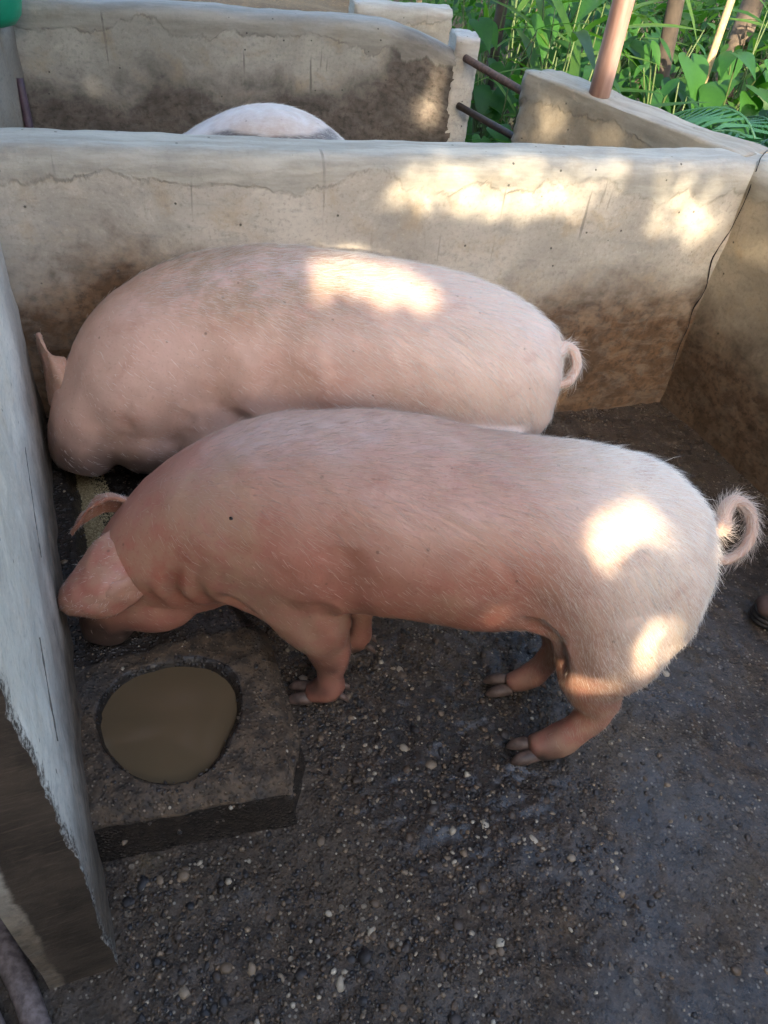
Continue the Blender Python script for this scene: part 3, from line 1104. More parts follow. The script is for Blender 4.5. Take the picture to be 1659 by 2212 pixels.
def hoof_meshes(toe, heel, r):
    """two claws pointing from heel to toe plus two small dewclaws, each a mesh of its own"""
    toe, heel = np.array(toe, float), np.array(heel, float)
    d = toe - heel
    d[2] = 0
    d /= np.linalg.norm(d)
    sd = np.array([-d[1], d[0], 0])
    out = []
    for s in (-1, 1):
        c = heel + d * 0.010 + sd * s * r * 0.50
        pts = [c - d * 0.022 + [0, 0, 0.024], c + [0, 0, 0.023], c + d * 0.024 + [0, 0, 0.018] + sd * s * 0.003, c + d * 0.042 + [0, 0, 0.008] + sd * s * 0.003]
        out.append(('hoof', tube(catmull(pts, 9), np.interp(np.linspace(0, 1, 9), [0, 0.35, 0.7, 1], [r * 0.36, r * 0.52, r * 0.42, r * 0.10]), 10)))
        q = heel - d * 0.082 + sd * s * r * 0.5 + np.array([0, 0, 0.045])
        out.append(('dewclaw', tube([q + d * 0.012 + [0, 0, 0.012], q - d * 0.004, q - d * 0.014 - [0, 0, 0.016]], [r * 0.24, r * 0.22, r * 0.05], 8)))
    return out

def finish_pig(root, body, base, legs_tip, trunk_axis, hair_n, seed, hair_mat, hlen=0.022, dens=None, flow=None, eyes=(), tone=None):
    rebase(body.data, base)
    body.parent = root
    for toe, heel, r in legs_tip:
        for nm, (v, f) in hoof_meshes(toe, heel, r):
            me = mesh_from(v, f, nm, M_HOOF)
            fix_normals(me)
            rebase(me, base)
            link(nm, me, root)
    for e in eyes:
        me = mesh_from(*ellipsoid(e, (0.010, 0.010, 0.008)), 'eye', M_EYE)
        rebase(me, base)
        link('eye', me, root)
    h = bristle_mesh(body.data, hair_n, dens, flow, (lambda P, N: np.full(len(P), hlen)) if not callable(hlen) else hlen, 0.00029, hair_mat, seed, tone=tone)
    ho = link('bristles', h, root)
    ho['kind'] = 'stuff'
    return ho

M_EYE = plain('pig_eye', (0.012, 0.008, 0.006), 0.15, 0.1)

# --- the pig in front
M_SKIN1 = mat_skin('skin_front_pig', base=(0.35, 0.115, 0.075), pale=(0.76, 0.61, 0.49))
trunk1 = [(.692, 1.185, .445, .05, .06, .06), (.667, 1.185, .44, .115, .125, .13), (.590, 1.18, .45, .17, .172, .18), (.50, 1.18, .465, .203, .198, .198),
          (.36, 1.175, .472, .203, .203, .168), (.18, 1.17, .478, .210, .208, .170), (0, 1.17, .482, .214, .208, .170), (-.15, 1.165, .48, .210, .203, .172),
          (-.27, 1.15, .462, .19, .183, .18), (-.37, 1.13, .422, .16, .152, .165), (-.455, 1.105, .375, .128, .118, .15), (-.515, 1.085, .318, .104, .094, .128),
          (-.550, 1.062, .262, .086, .080, .105), (-.568, 1.042, .205, .068, .062, .080), (-.575, 1.028, .165, .056, .050, .056), (-.577, 1.022, .146, .050, .044, .046)]
legs1 = [[(.49, 1.10, .42, .150), (.505, 1.05, .31, .122), (.495, 1.02, .225, .076), (.525, 1.005, .160, .048), (.500, .985, .105, .036), (.467, .972, .060, .038), (.432, .963, .038, .033), (.402, .957, .029, .027)],
         [(.48, 1.27, .42, .15), (.455, 1.24, .30, .105), (.43, 1.20, .21, .060), (.455, 1.17, .15, .042), (.43, 1.15, .10, .033), (.405, 1.14, .058, .035), (.375, 1.132, .037, .031), (.348, 1.127, .028, .026)],
         [(-.20, 1.09, .42, .13), (-.125, 1.05, .30, .088), (-.095, 1.045, .22, .058), (-.078, 1.04, .165, .047), (-.075, 1.035, .105, .031), (-.072, 1.03, .060, .036), (-.10, 1.03, .037, .031), (-.122, 1.03, .028, .026)],
         [(-.18, 1.28, .42, .12), (-.08, 1.24, .29, .078), (-.03, 1.20, .19, .047), (-.02, 1.19, .12, .032), (-.02, 1.185, .058, .036), (-.05, 1.18, .036, .031), (-.07, 1.18, .028, .026)]]
extras1 = [ellipsoid((-.21, 1.035, .46), (.11, .06, .16)), ellipsoid((.53, 1.045, .43), (.13, .065, .16)), ellipsoid((.33, 1.10, .285), (.022, .016, .028)), ellipsoid((-.40, 1.065, .325), (.12, .055, .085)), ellipsoid((-.475, 1.045, .262), (.105, .062, .080)), ellipsoid((.557, 1.005, .168), (.024, .024, .032)), ellipsoid((.488, 1.17, .160), (.020, .020, .028)), ellipsoid((-.22, 1.03, .42), (.10, .06, .12))]
P1 = (0.0, 1.10, 0.0)
pig1 = thing('pig', 'pink pig in front with head down in the trough, sunlit rump and curled tail', 'pig', P1, group='pigs in the pens')
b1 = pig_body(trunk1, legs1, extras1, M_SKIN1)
def groove(body, pts, depth, width, n=40):
    """press a soft skin fold into a body along a line near its surface"""
    co, no = coords(body.data), normals(body.data)
    Q = catmull(pts, n)
    d2 = ((co[:, None, :] - Q[None]) ** 2).sum(2)
    k = d2.argmin(1)
    d = np.sqrt(d2[np.arange(len(co)), k])
    fade = np.sin(np.pi * np.clip(k / (n - 1.0), 0.02, 0.98)) ** 0.6
    f = np.exp(-(d / width) ** 2) - 0.45 * np.exp(-((d - 2.0 * width) / (1.1 * width)) ** 2)
    co = co - no * (depth * fade * f)[:, None]
    body.data.vertices.foreach_set('co', co.ravel())
    body.data.update()
def paint(body, pale, dirt, mud_shade, patch=None):
    co, no = coords(body.data), normals(body.data)
    for nm, fn in (('pale', pale), ('dirt', dirt), ('mud_shade', mud_shade), ('patch', patch)):
        set_attr(body.data, nm, np.clip(fn(co, no), 0, 1) if fn else np.zeros(len(co)))
groove(b1, [(-.11, .955, .42), (-.06, .965, .35), (-.03, .995, .29), (-.025, 1.03, .25)], 0.022, 0.015)
groove(b1, [(-.30, .99, .40), (-.245, .98, .34), (-.20, .985, .29)], 0.010, 0.014)
groove(b1, [(-.36, .99, .47), (-.39, .985, .41), (-.385, .99, .35), (-.36, 1.0, .29)], 0.014, 0.015)
groove(b1, [(-.325, .97, .50), (-.345, .97, .43), (-.335, .98, .36), (-.31, .99, .31)], 0.008, 0.014)
groove(b1, [(.30, .985, .42), (.36, .985, .37), (.40, .99, .31), (.42, 1.01, .26)], 0.018, 0.016)
groove(b1, [(.27, .96, .60), (.29, .955, .50), (.32, .96, .40), (.34, .98, .33)], 0.016, 0.055)
groove(b1, [(-.06, .965, .58), (-.05, .95, .48), (-.06, .955, .38)], 0.014, 0.045)
groove(b1, [(-.42, 1.015, .44), (-.435, 1.0, .39), (-.43, .995, .34)], 0.008, 0.012)
groove(b1, [(.42, 1.0, .19), (.47, .99, .20), (.52, .985, .20)], 0.006, 0.012)
_co, _no = coords(b1.data), normals(b1.data)                 # slight unevenness of flesh under the skin
_co += _no * (0.0055 * fbm(_co, 6.0, 3, 61) + 0.0016 * fbm(_co, 22.0, 3, 62))[:, None]
b1.data.vertices.foreach_set('co', _co.ravel())
b1.data.update()
paint(b1, lambda p, n: 0.05 + 0.95 * smooth01(p[:, 0] + 0.25 * (p[:, 2] - 0.5), 0.24, 0.60) * smooth01(p[:, 2], 0.20, 0.42) + 0.24 * smooth01(p[:, 2], 0.52, 0.68) + 0.10 * fbm(p, 5.0, 3, 3),  # pale rump; the paler upper back paints in light from above
      lambda p, n: 0.18 + 0.5 * smooth01(p[:, 0], 0.2, 0.6) * smooth01(p[:, 2], 0.5, 0.2) + 0.35 * smooth01(fbm(p, 3.0, 3, 9), 0.1, 0.7),
      lambda p, n: 0.55 * smooth01(p[:, 2] + 0.02 * fbm(p, 25.0, 3, 6), 0.08, 0.02) + 0.12 * smooth01(p[:, 2], 0.25, 0.05) + 0.9 * smooth01(p[:, 2] + 0.02 * fbm(p, 20.0, 3, 5), 0.31, 0.21) * smooth01(p[:, 0], -0.43, -0.53) + 0.5 * smooth01(fbm(p, 9.0, 4, 31), 0.35, 0.9) * smooth01(p[:, 2], 0.33, 0.10))  # muddy feet and belly; lower face darkened for shade as well as dirt
def flow_back(P, N):
    d = np.zeros_like(P)
    d[:, 0] = 1.0
    d[:, 2] = -0.55 - 0.9 * smooth01(P[:, 0], 0.1, 0.6)
    return d
for mx in ((-.275, 1.00, .585), (-.02, .97, .60)):
    ok, loc, nor, _ = b1.closest_point_on_mesh(Vector(mx))
    v, f = ellipsoid((0, 0, 0), (.0042, .0034, .0018), 10, 6)
    me = mesh_from(v, f, 'mole', M_EYE)
    o = link('mole', me, pig1)
    o.location = loc + nor * 0.0004 - Vector(P1)
    o.rotation_euler = nor.to_track_quat('Z', 'Y').to_euler()
    break
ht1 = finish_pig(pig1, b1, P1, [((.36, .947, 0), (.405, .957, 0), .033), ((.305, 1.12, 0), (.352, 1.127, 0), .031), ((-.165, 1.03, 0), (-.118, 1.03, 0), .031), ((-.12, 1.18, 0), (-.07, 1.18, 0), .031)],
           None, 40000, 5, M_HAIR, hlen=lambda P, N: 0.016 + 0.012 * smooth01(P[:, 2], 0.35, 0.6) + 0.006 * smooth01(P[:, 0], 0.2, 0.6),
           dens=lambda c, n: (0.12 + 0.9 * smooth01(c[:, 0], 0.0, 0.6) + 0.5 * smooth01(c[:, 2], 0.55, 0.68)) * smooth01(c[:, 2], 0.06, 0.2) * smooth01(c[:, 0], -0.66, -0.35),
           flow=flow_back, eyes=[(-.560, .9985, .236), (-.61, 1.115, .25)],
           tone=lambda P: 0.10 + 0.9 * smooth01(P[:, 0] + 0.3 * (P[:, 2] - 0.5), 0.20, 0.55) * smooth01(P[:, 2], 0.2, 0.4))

def ear_obj(rows, thick, mat, root, base, hairs=700):
    o = ear_mesh(rows, thick, mat)
    co = coords(o.data)
    co += normals(o.data) * (0.0035 * fbm(co, 28.0, 3, 6) + 0.004 * fbm(co, 9.0, 2, 7))[:, None]
    o.data.vertices.foreach_set('co', co.ravel())
    o.data.update()
    ax = np.array(rows[-1]).mean(0) - np.array(rows[0]).mean(0)
    h = bristle_mesh(o.data, hairs, lambda c, n: np.ones(len(c)), lambda P, N: np.tile(ax, (len(P), 1)), lambda P, N: np.full(len(P), 0.009), 0.00030, M_HAIR, 77, lift=0.35)
    rebase(h, base)
    ho = link('ear_hair', h, o)
    ho['kind'] = 'stuff'
    rebase(o.data, base)
    o.parent = root
    return o
# near ear: root runs along the poll, flap lops forward and down over the eye
_rows = [[(-.505, 1.105, .445), (-.485, 1.065, .440), (-.462, 1.040, .415), (-.452, 1.035, .375)],
         [(-.555, 1.065, .440), (-.530, 1.005, .438), (-.488, .980, .405), (-.450, .998, .362)],
         [(-.590, 1.030, .395), (-.570, .968, .392), (-.525, .945, .362), (-.475, .980, .330)],
         [(-.617, 1.005, .348), (-.607, .955, .340), (-.572, .940, .322), (-.530, .960, .300)],
         [(-.648, 1.020, .290), (-.644, 1.000, .286), (-.632, .992, .280), (-.612, .998, .272)]]
_rows = [[tuple(np.array(p) + np.array((-.1, -.7, .65)) * (w - d)) for p, d in zip(row, (dd, dd * .6, 0, 0))] for row, w, dd in zip(_rows, (-.012, .003, .014, .022, .022), (.012, .016, .010, 0, 0))]
ear_obj(_rows, 0.008, M_SKIN1, pig1, P1, 700)
# far ear, seen from behind
ear_obj([[(-.490, 1.12, .455), (-.525, 1.165, .435), (-.540, 1.175, .395)],
         [(-.560, 1.14, .462), (-.600, 1.180, .425), (-.602, 1.180, .380)],
         [(-.622, 1.145, .412), (-.652, 1.175, .372), (-.648, 1.168, .350)],
         [(-.670, 1.140, .335), (-.677, 1.146, .330), (-.674, 1.146, .325)]], 0.010, M_SKIN1, pig1, P1)

def tail_obj(pts, r0, r1, root, base, mat, tuft_n, seed, hair):
    Q = catmull(pts, 60)
    v, f = tube(Q, np.interp(np.linspace(0, 1, 60), [0, 0.15, 0.8, 1], [r0 * 1.5, r0, r1, r1 * 0.3]), 12)
    me = mesh_from(v, f, 'tail', mat)
    fix_normals(me)
    for nm in ('pale', 'dirt', 'mud_shade', 'patch'):
        set_attr(me, nm, np.full(len(me.vertices), 0.6 if nm == 'pale' else 0.15 if nm == 'dirt' else 0.0))
    T = np.gradient(Q, axis=0)
    def fl(P, N):
        k = ((P[:, None, :] - Q[None]) ** 2).sum(2).argmin(1)
        return T[k] / np.linalg.norm(T[k], axis=1)[:, None] + 0.25 * N
    h = bristle_mesh(me, tuft_n, lambda c, n: np.ones(len(c)), fl, lambda P, N: np.full(len(P), 0.022), 0.00038, hair, seed, lift=0.6, curl=0.8)
    rebase(me, base)
    rebase(h, base)
    o = link('tail', me, root)
    ho = link('tail_hair', h, o)
    ho['kind'] = 'stuff'
    return o
tail_obj([(0.680, 1.200, 0.551), (0.698, 1.205, 0.547), (0.704, 1.241, 0.569), (0.724, 1.256, 0.579), (0.755, 1.247, 0.566), (0.768, 1.220, 0.534), (0.755, 1.193, 0.503), (0.724, 1.175, 0.484), (0.698, 1.169, 0.494), (0.686, 1.159, 0.516)],
         0.0145, 0.0100, pig1, P1, M_SKIN1, 1500, 8, M_HAIR)

# --- the pig behind it
M_SKIN2 = mat_skin('skin_rear_pig', base=(0.60, 0.345, 0.265), pale=(0.77, 0.60, 0.49))
trunk2 = [(.415, 1.76, .47, .05, .06, .06), (.385, 1.765, .47, .125, .135, .14), (.30, 1.785, .475, .185, .19, .20), (.17, 1.81, .485, .225, .215, .235),
          (0, 1.82, .49, .250, .23, .260), (-.2, 1.82, .49, .265, .235, .275), (-.4, 1.80, .49, .26, .232, .265), (-.54, 1.76, .475, .235, .215, .245),
          (-.645, 1.70, .445, .215, .19, .265), (-.72, 1.65, .40, .19, .15, .24), (-.775, 1.615, .35, .145, .11, .19), (-.805, 1.585, .29, .115, .10, .145),
          (-.82, 1.56, .225, .092, .085, .10), (-.825, 1.545, .175, .072, .06, .055)]
legs2 = [[(-.50, 1.67, .38, .15), (-.48, 1.63, .27, .11), (-.45, 1.62, .17, .06), (-.44, 1.62, .10, .042), (-.44, 1.615, .05, .044), (-.48, 1.615, .028, .032)],
         [(-.47, 1.95, .40, .13), (-.45, 1.93, .28, .09), (-.45, 1.92, .17, .05), (-.45, 1.92, .10, .04), (-.45, 1.915, .05, .042), (-.48, 1.915, .028, .032)],
         [(.20, 1.71, .42, .165), (.20, 1.69, .29, .115), (.20, 1.68, .20, .068), (.24, 1.68, .155, .050), (.21, 1.675, .10, .038), (.19, 1.67, .05, .040), (.15, 1.67, .028, .031)],
         [(.20, 1.92, .42, .155), (.20, 1.93, .29, .11), (.20, 1.93, .20, .068), (.24, 1.93, .155, .050), (.21, 1.925, .10, .038), (.19, 1.92, .05, .040), (.15, 1.92, .028, .031)]]
P2 = (-0.15, 1.80, 0.0)
pig2 = thing('pig', 'larger pale pink pig against the back wall, its back partly in bright sun', 'pig', P2, group='pigs in the pens')
b2 = pig_body(trunk2, legs2, [ellipsoid((-.665, 1.60, .29), (.13, .10, .13))], M_SKIN2)
groove(b2, [(-.42, 1.56, .44), (-.36, 1.565, .38), (-.32, 1.60, .32)], 0.010, 0.020)
groove(b2, [(-.62, 1.53, .50), (-.66, 1.50, .43), (-.66, 1.48, .36)], 0.010, 0.02)
groove(b2, [(-.30, 1.57, .62), (-.28, 1.555, .52), (-.28, 1.56, .42)], 0.012, 0.05)
_co, _no = coords(b2.data), normals(b2.data)
_co += _no * (0.0055 * fbm(_co, 6.0, 3, 63) + 0.0016 * fbm(_co, 22.0, 3, 64))[:, None]
b2.data.vertices.foreach_set('co', _co.ravel())
b2.data.update()
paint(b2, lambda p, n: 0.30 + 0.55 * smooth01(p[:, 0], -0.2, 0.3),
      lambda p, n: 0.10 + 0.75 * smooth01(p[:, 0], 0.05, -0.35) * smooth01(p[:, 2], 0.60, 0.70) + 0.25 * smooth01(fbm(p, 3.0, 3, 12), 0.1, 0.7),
      lambda p, n: 0.75 * smooth01(p[:, 2], 0.085, 0.02) + 0.75 * smooth01(p[:, 2] + 0.04 * fbm(p, 10.0, 4, 8), 0.36, 0.22) * smooth01(p[:, 0], -0.38, -0.55))  # muddy feet; dark lower face and foreleg are painted shade
finish_pig(pig2, b2, P2, [((-.525, 1.615, 0), (-.475, 1.615, 0), .034), ((-.515, 1.915, 0), (-.465, 1.915, 0), .036), ((.105, 1.67, 0), (.155, 1.67, 0), .036), ((.105, 1.92, 0), (.155, 1.92, 0), .036)],
           None, 34000, 15, M_HAIR_W, hlen=lambda P, N: 0.018 + 0.014 * smooth01(P[:, 2], 0.45, 0.7) + 0.006 * smooth01(P[:, 0], -0.1, 0.3),
           dens=lambda c, n: (0.15 + 1.0 * smooth01(c[:, 0], -0.3, 0.3) + 0.8 * smooth01(c[:, 2], 0.6, 0.7)) * smooth01(c[:, 2], 0.06, 0.25), flow=flow_back,
           eyes=[(-.880, 1.570, .30), (-.83, 1.67, .31)])
ear_obj([[(-0.876, 1.662, 0.445), (-0.845, 1.623, 0.425), (-0.818, 1.589, 0.395), (-0.81, 1.57, 0.355)], [(-0.906, 1.652, 0.455), (-0.875, 1.613, 0.435), (-0.848, 1.579, 0.405), (-0.84, 1.56, 0.365)], [(-0.937, 1.679, 0.479), (-0.935, 1.672, 0.441), (-0.903, 1.625, 0.396), (-0.877, 1.573, 0.354)], [(-0.968, 1.725, 0.471), (-0.985, 1.744, 0.417), (-0.958, 1.695, 0.355), (-0.914, 1.611, 0.31)]], 0.014, M_SKIN2, pig2, P2)
ear_obj([[(-.760, 1.745, .47), (-.775, 1.77, .44), (-.78, 1.775, .41)],
         [(-.815, 1.765, .45), (-.825, 1.795, .41), (-.82, 1.79, .38)],
         [(-.855, 1.755, .39), (-.865, 1.77, .36), (-.86, 1.765, .34)],
         [(-.885, 1.745, .32), (-.888, 1.75, .31), (-.885, 1.75, .305)]], 0.012, M_SKIN2, pig2, P2)
tail_obj([(.375, 1.775, .57), (.395, 1.775, .58), (.41, 1.80, .587), (.437, 1.80, .578), (.452, 1.782, .548), (.440, 1.755, .518), (.415, 1.745, .508), (.397, 1.755, .525), (.395, 1.772, .545)],
         0.015, 0.011, pig2, P2, M_SKIN2, 900, 18, M_HAIR_W)

# --- the white pig in the far pen
M_SKIN3 = mat_skin('skin_white_pig', base=(0.58, 0.51, 0.47), pale=(0.64, 0.60, 0.58))
M_SKIN3b = M_SKIN3
def T3(x, y):                      # along the far pen, origin under the back
    ux, uy = 0.937, 0.349
    return (-0.60 + x * ux - y * uy, 2.93 + x * uy + y * ux)
trunk3 = []
for (x, z, hw, hu, hd) in ((.42, .36, .05, .06, .06), (.39, .365, .12, .13, .14), (.31, .405, .17, .18, .18), (.20, .475, .185, .20, .20), (.08, .540, .20, .215, .21), (-.02, .550, .20, .215, .20),
                           (-.13, .525, .195, .20, .19), (-.27, .465, .18, .18, .18), (-.40, .425, .165, .16, .17), (-.52, .41, .145, .15, .15), (-.62, .35, .12, .12, .125), (-.70, .28, .10, .10, .10), (-.75, .22, .07, .075, .075), (-.78, .18, .055, .05, .05)):
    q = T3(x, 0)
    trunk3.append((q[0], q[1], z, hw, hu, hd))
legs3 = []
for (hx, sy, fr) in ((.27, -.11, 0), (.27, .11, 0), (-.28, -.10, 1), (-.28, .10, 1)):
    ch = [(hx, sy, .40, .13), (hx, sy, .28, .095), (hx, sy, .19, .055), (hx + (.03 if not fr else 0), sy, .15, .045), (hx, sy, .09, .035), (hx - .01, sy, .05, .037), (hx - .04, sy, .028, .028)]
    legs3.append([T3(c[0], c[1]) + (c[2], c[3]) for c in ch])
P3 = T3(-0.15, 0) + (0.0,)
pig3 = thing('pig', 'white pig in the far pen, only its arched back showing over the wall', 'pig', P3, group='pigs in the pens')
b3 = pig_body(trunk3, legs3, [], M_SKIN3, voxel=0.012, smooth_it=12)
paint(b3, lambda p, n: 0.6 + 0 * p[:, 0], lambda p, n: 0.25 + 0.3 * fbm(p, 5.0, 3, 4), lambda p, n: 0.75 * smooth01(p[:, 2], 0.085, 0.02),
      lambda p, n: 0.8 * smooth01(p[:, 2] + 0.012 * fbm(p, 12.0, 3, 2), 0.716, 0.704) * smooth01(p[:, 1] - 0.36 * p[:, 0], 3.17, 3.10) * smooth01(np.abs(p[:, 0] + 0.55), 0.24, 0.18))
finish_pig(pig3, b3, P3, [(T3(hx - .08, sy) + (0,), T3(hx - .03, sy) + (0,), .034) for hx, sy in ((.27, -.11), (.27, .11), (-.28, -.10), (-.28, .10))],
           None, 9000, 25, M_HAIR_W, hlen=0.022, dens=lambda c, n: smooth01(c[:, 2], 0.3, 0.6), flow=lambda P, N: np.tile(np.array([[0.9, 0.35, -0.5]]), (len(P), 1)),
           eyes=[T3(-.67, -.09) + (.30,), T3(-.67, .09) + (.30,)])
for sy in (-1, 1):
    rows = []
    for (x, z, w0, w1) in ((-.56, .50, .05, .11), (-.63, .51, .06, .15), (-.70, .46, .07, .16), (-.76, .38, .09, .13)):
        rows.append([T3(x, sy * (w0 + (w1 - w0) * k / 3)) + (z - 0.05 * (k / 3) ** 2,) for k in range(4)])
    ear_obj(rows, 0.012, M_SKIN3, pig3, P3)
tp = [(.43, 0, .54), (.46, 0, .55), (.49, .015, .58), (.53, .01, .59), (.56, 0, .56), (.55, -.01, .52), (.51, -.02, .505), (.49, -.03, .53)]
tail_obj([T3(a, b) + (c,) for a, b, c in tp], 0.015, 0.010, pig3, P3, M_SKIN3, 500, 28, M_HAIR_W)

# ------------------------------------------------------------------ bars, post, small things round the pens
M_RUST = plain('rusty_iron', (0.135, 0.075, 0.048), 0.75, 0.45, 60, 0.4)
M_IRON = plain('dark_iron', (0.050, 0.036, 0.030), 0.6, 0.4, 60, 0.4)
def rod(name, a, b, r, mat, label, cat, group=None, seg=12, wob=0.0, seed=0):
    a, b = np.array(a, float), np.array(b, float)
    q = np.linspace(0, 1, 24)[:, None]
    pts = a + (b - a) * q
    if wob:
        pts = pts + wob * np.stack([vnoise(np.c_[q * 3, q * 0, q * 0 + seed], 1.0, 3), vnoise(np.c_[q * 3, q * 0 + 5, q * 0 + seed], 1.0, 4), 0 * q[:, 0]], 1)
    v, f = tube(pts, np.full(24, r) * (1 + 0.06 * vnoise(np.c_[q * 9, q * 0, q * 0 + seed], 1.0, 9)), seg)
    me = mesh_from(v, f, name, mat)
    o = world_obj(name, me, tuple(a))
    return tag(o, label, cat, group)
rod('iron_bar', (0.095, 3.815, 0.825), (0.36, 3.45, 0.795), 0.016, M_RUST, 'upper brown rusty bar between the far wall end and the low garden wall', 'bar', 'bars closing the far pen')
rod('iron_bar', (0.095, 3.815, 0.635), (0.36, 3.45, 0.625), 0.015, M_IRON, 'lower dark bar between the far wall end and the low garden wall', 'bar', 'bars closing the far pen')

def mat_post():
    t = NT('pink_post')
    c = t.coord()
    n = t.noise(t.mapping(c, (1, 1, 0.12)), 40.0, 5, 0.6)
    n2 = t.noise(c, 6.0, 4, 0.6)
    col = t.mix(t.ramp(n, 0.35, 0.7), (0.29, 0.165, 0.130), (0.41, 0.265, 0.220))
    col = t.mix(t.math('MULTIPLY', t.ramp(n2, 0.5, 0.7), 0.4), col, (0.42, 0.33, 0.26))
    t.set(color=col, rough=0.6, normal=t.bump(n, 0.3, 0.004))
    return t.m
rod('roof_post', (0.592, 3.205, 0.86), (0.592, 3.205, 3.14), 0.040, mat_post(), 'pinkish round post standing on the low garden wall', 'post', seg=20)

def mat_wood():
    t = NT('weathered_wood')
    c = t.coord()
    n = t.noise(t.mapping(c, (14, 14, 1.5)), 6.0, 5, 0.6)
    t.set(color=t.mix(t.ramp(n, 0.3, 0.7), (0.11, 0.080, 0.068), (0.24, 0.185, 0.165)), rough=0.8, normal=t.bump(n, 0.4, 0.004))
    return t.m
M_WOOD = mat_wood()
M_TAN = plain('dry_bamboo', (0.42, 0.30, 0.16), 0.6, 0.3, 30)
rod('bamboo_stake', (-0.190, 4.90, -0.1), (-0.165, 4.90, 1.25), 0.016, M_TAN, 'thin tan bamboo stake standing at the top edge behind the far pen wall', 'stake')
# sticks lying outside the left wall, bottom left of the picture
rod('wooden_stick', (-0.700, 0.560, 0.030), (-0.418, 0.270, 0.022), 0.022, M_WOOD, 'thick grey brown stick lying against the left wall end, bottom left corner', 'stick', 'sticks beside the left wall', wob=0.006, seed=1)
rod('wooden_stick', (-0.720, 0.490, 0.026), (-0.455, 0.245, 0.020), 0.014, M_WOOD, 'thin stick lying second from the left wall, bottom left corner', 'stick', 'sticks beside the left wall', wob=0.006, seed=2)
rod('wooden_stick', (-0.700, 0.415, 0.030), (-0.505, 0.250, 0.022), 0.017, M_WOOD, 'stick lying farthest from the left wall, in the very bottom left corner', 'stick', 'sticks beside the left wall', wob=0.006, seed=3)
M_PURPLE = plain('purple_plastic', (0.075, 0.045, 0.065), 0.5, 0.3, 30)
rod('plastic_pipe', (-1.50, 2.96, -0.01), (-1.590, 3.115, 0.70), 0.016, M_PURPLE, 'dark purple pipe leaning in the corner below the green bucket', 'pipe')

# green bucket on the corner of the far pen wall
def mat_green():
    t = NT('green_plastic')
    n = t.noise(t.coord(), 25.0, 4, 0.6)
    t.set(color=t.mix(t.ramp(n, 0.3, 0.7), (0.010, 0.235, 0.125), (0.014, 0.275, 0.155)), rough=0.38, spec=0.5)
    return t.m
M_GREEN = mat_green()
def bucket(loc):
    root = thing('bucket', 'rounded green plastic bucket on the wall in the top left corner', 'bucket', loc)
    prof = [(0.0, 0.0), (0.05, 0.001), (0.085, 0.012), (0.108, 0.04), (0.120, 0.09), (0.130, 0.17), (0.136, 0.235), (0.142, 0.24), (0.142, 0.252), (0.134, 0.252), (0.128, 0.17), (0.116, 0.09), (0.10, 0.045), (0.0, 0.02)]
    vs, fs, sg = [], [], 40
    for r, z in prof:
        for j in range(sg):
            a = 2 * math.pi * j / sg
            vs.append((max(r, 0.0005) * math.cos(a), max(r, 0.0005) * math.sin(a), z))
    for i in range(len(prof) - 1):
        for j in range(sg):
            a, b = i * sg + j, i * sg + (j + 1) % sg
            fs.append((a, b, b + sg, a + sg))
    link('bucket_body', mesh_from(vs, fs, 'bucket_body', M_GREEN), root)
    pts = [(0.142 * math.cos(a), 0.03, 0.245 + 0.11 * math.sin(a)) for a in np.linspace(0, math.pi, 20)]
    v, f = tube(pts, np.full(20, 0.003), 8)
    link('handle', mesh_from(v, f, 'handle', M_IRON), root)
    return root
bucket((-1.605, 3.02, 0.884))

# chip of white stone on the near wall top
v, f = pebble_geo(501)
me = mesh_from(v * 0.014, f, 'stone_chip', plain('white_stone', (0.62, 0.60, 0.53), 0.7))
o = link('stone_chip', me)
o.location = (-1.045, 1.905, 0.888)
tag(o, 'small white stone chip on the wall top at the left edge', 'stone')

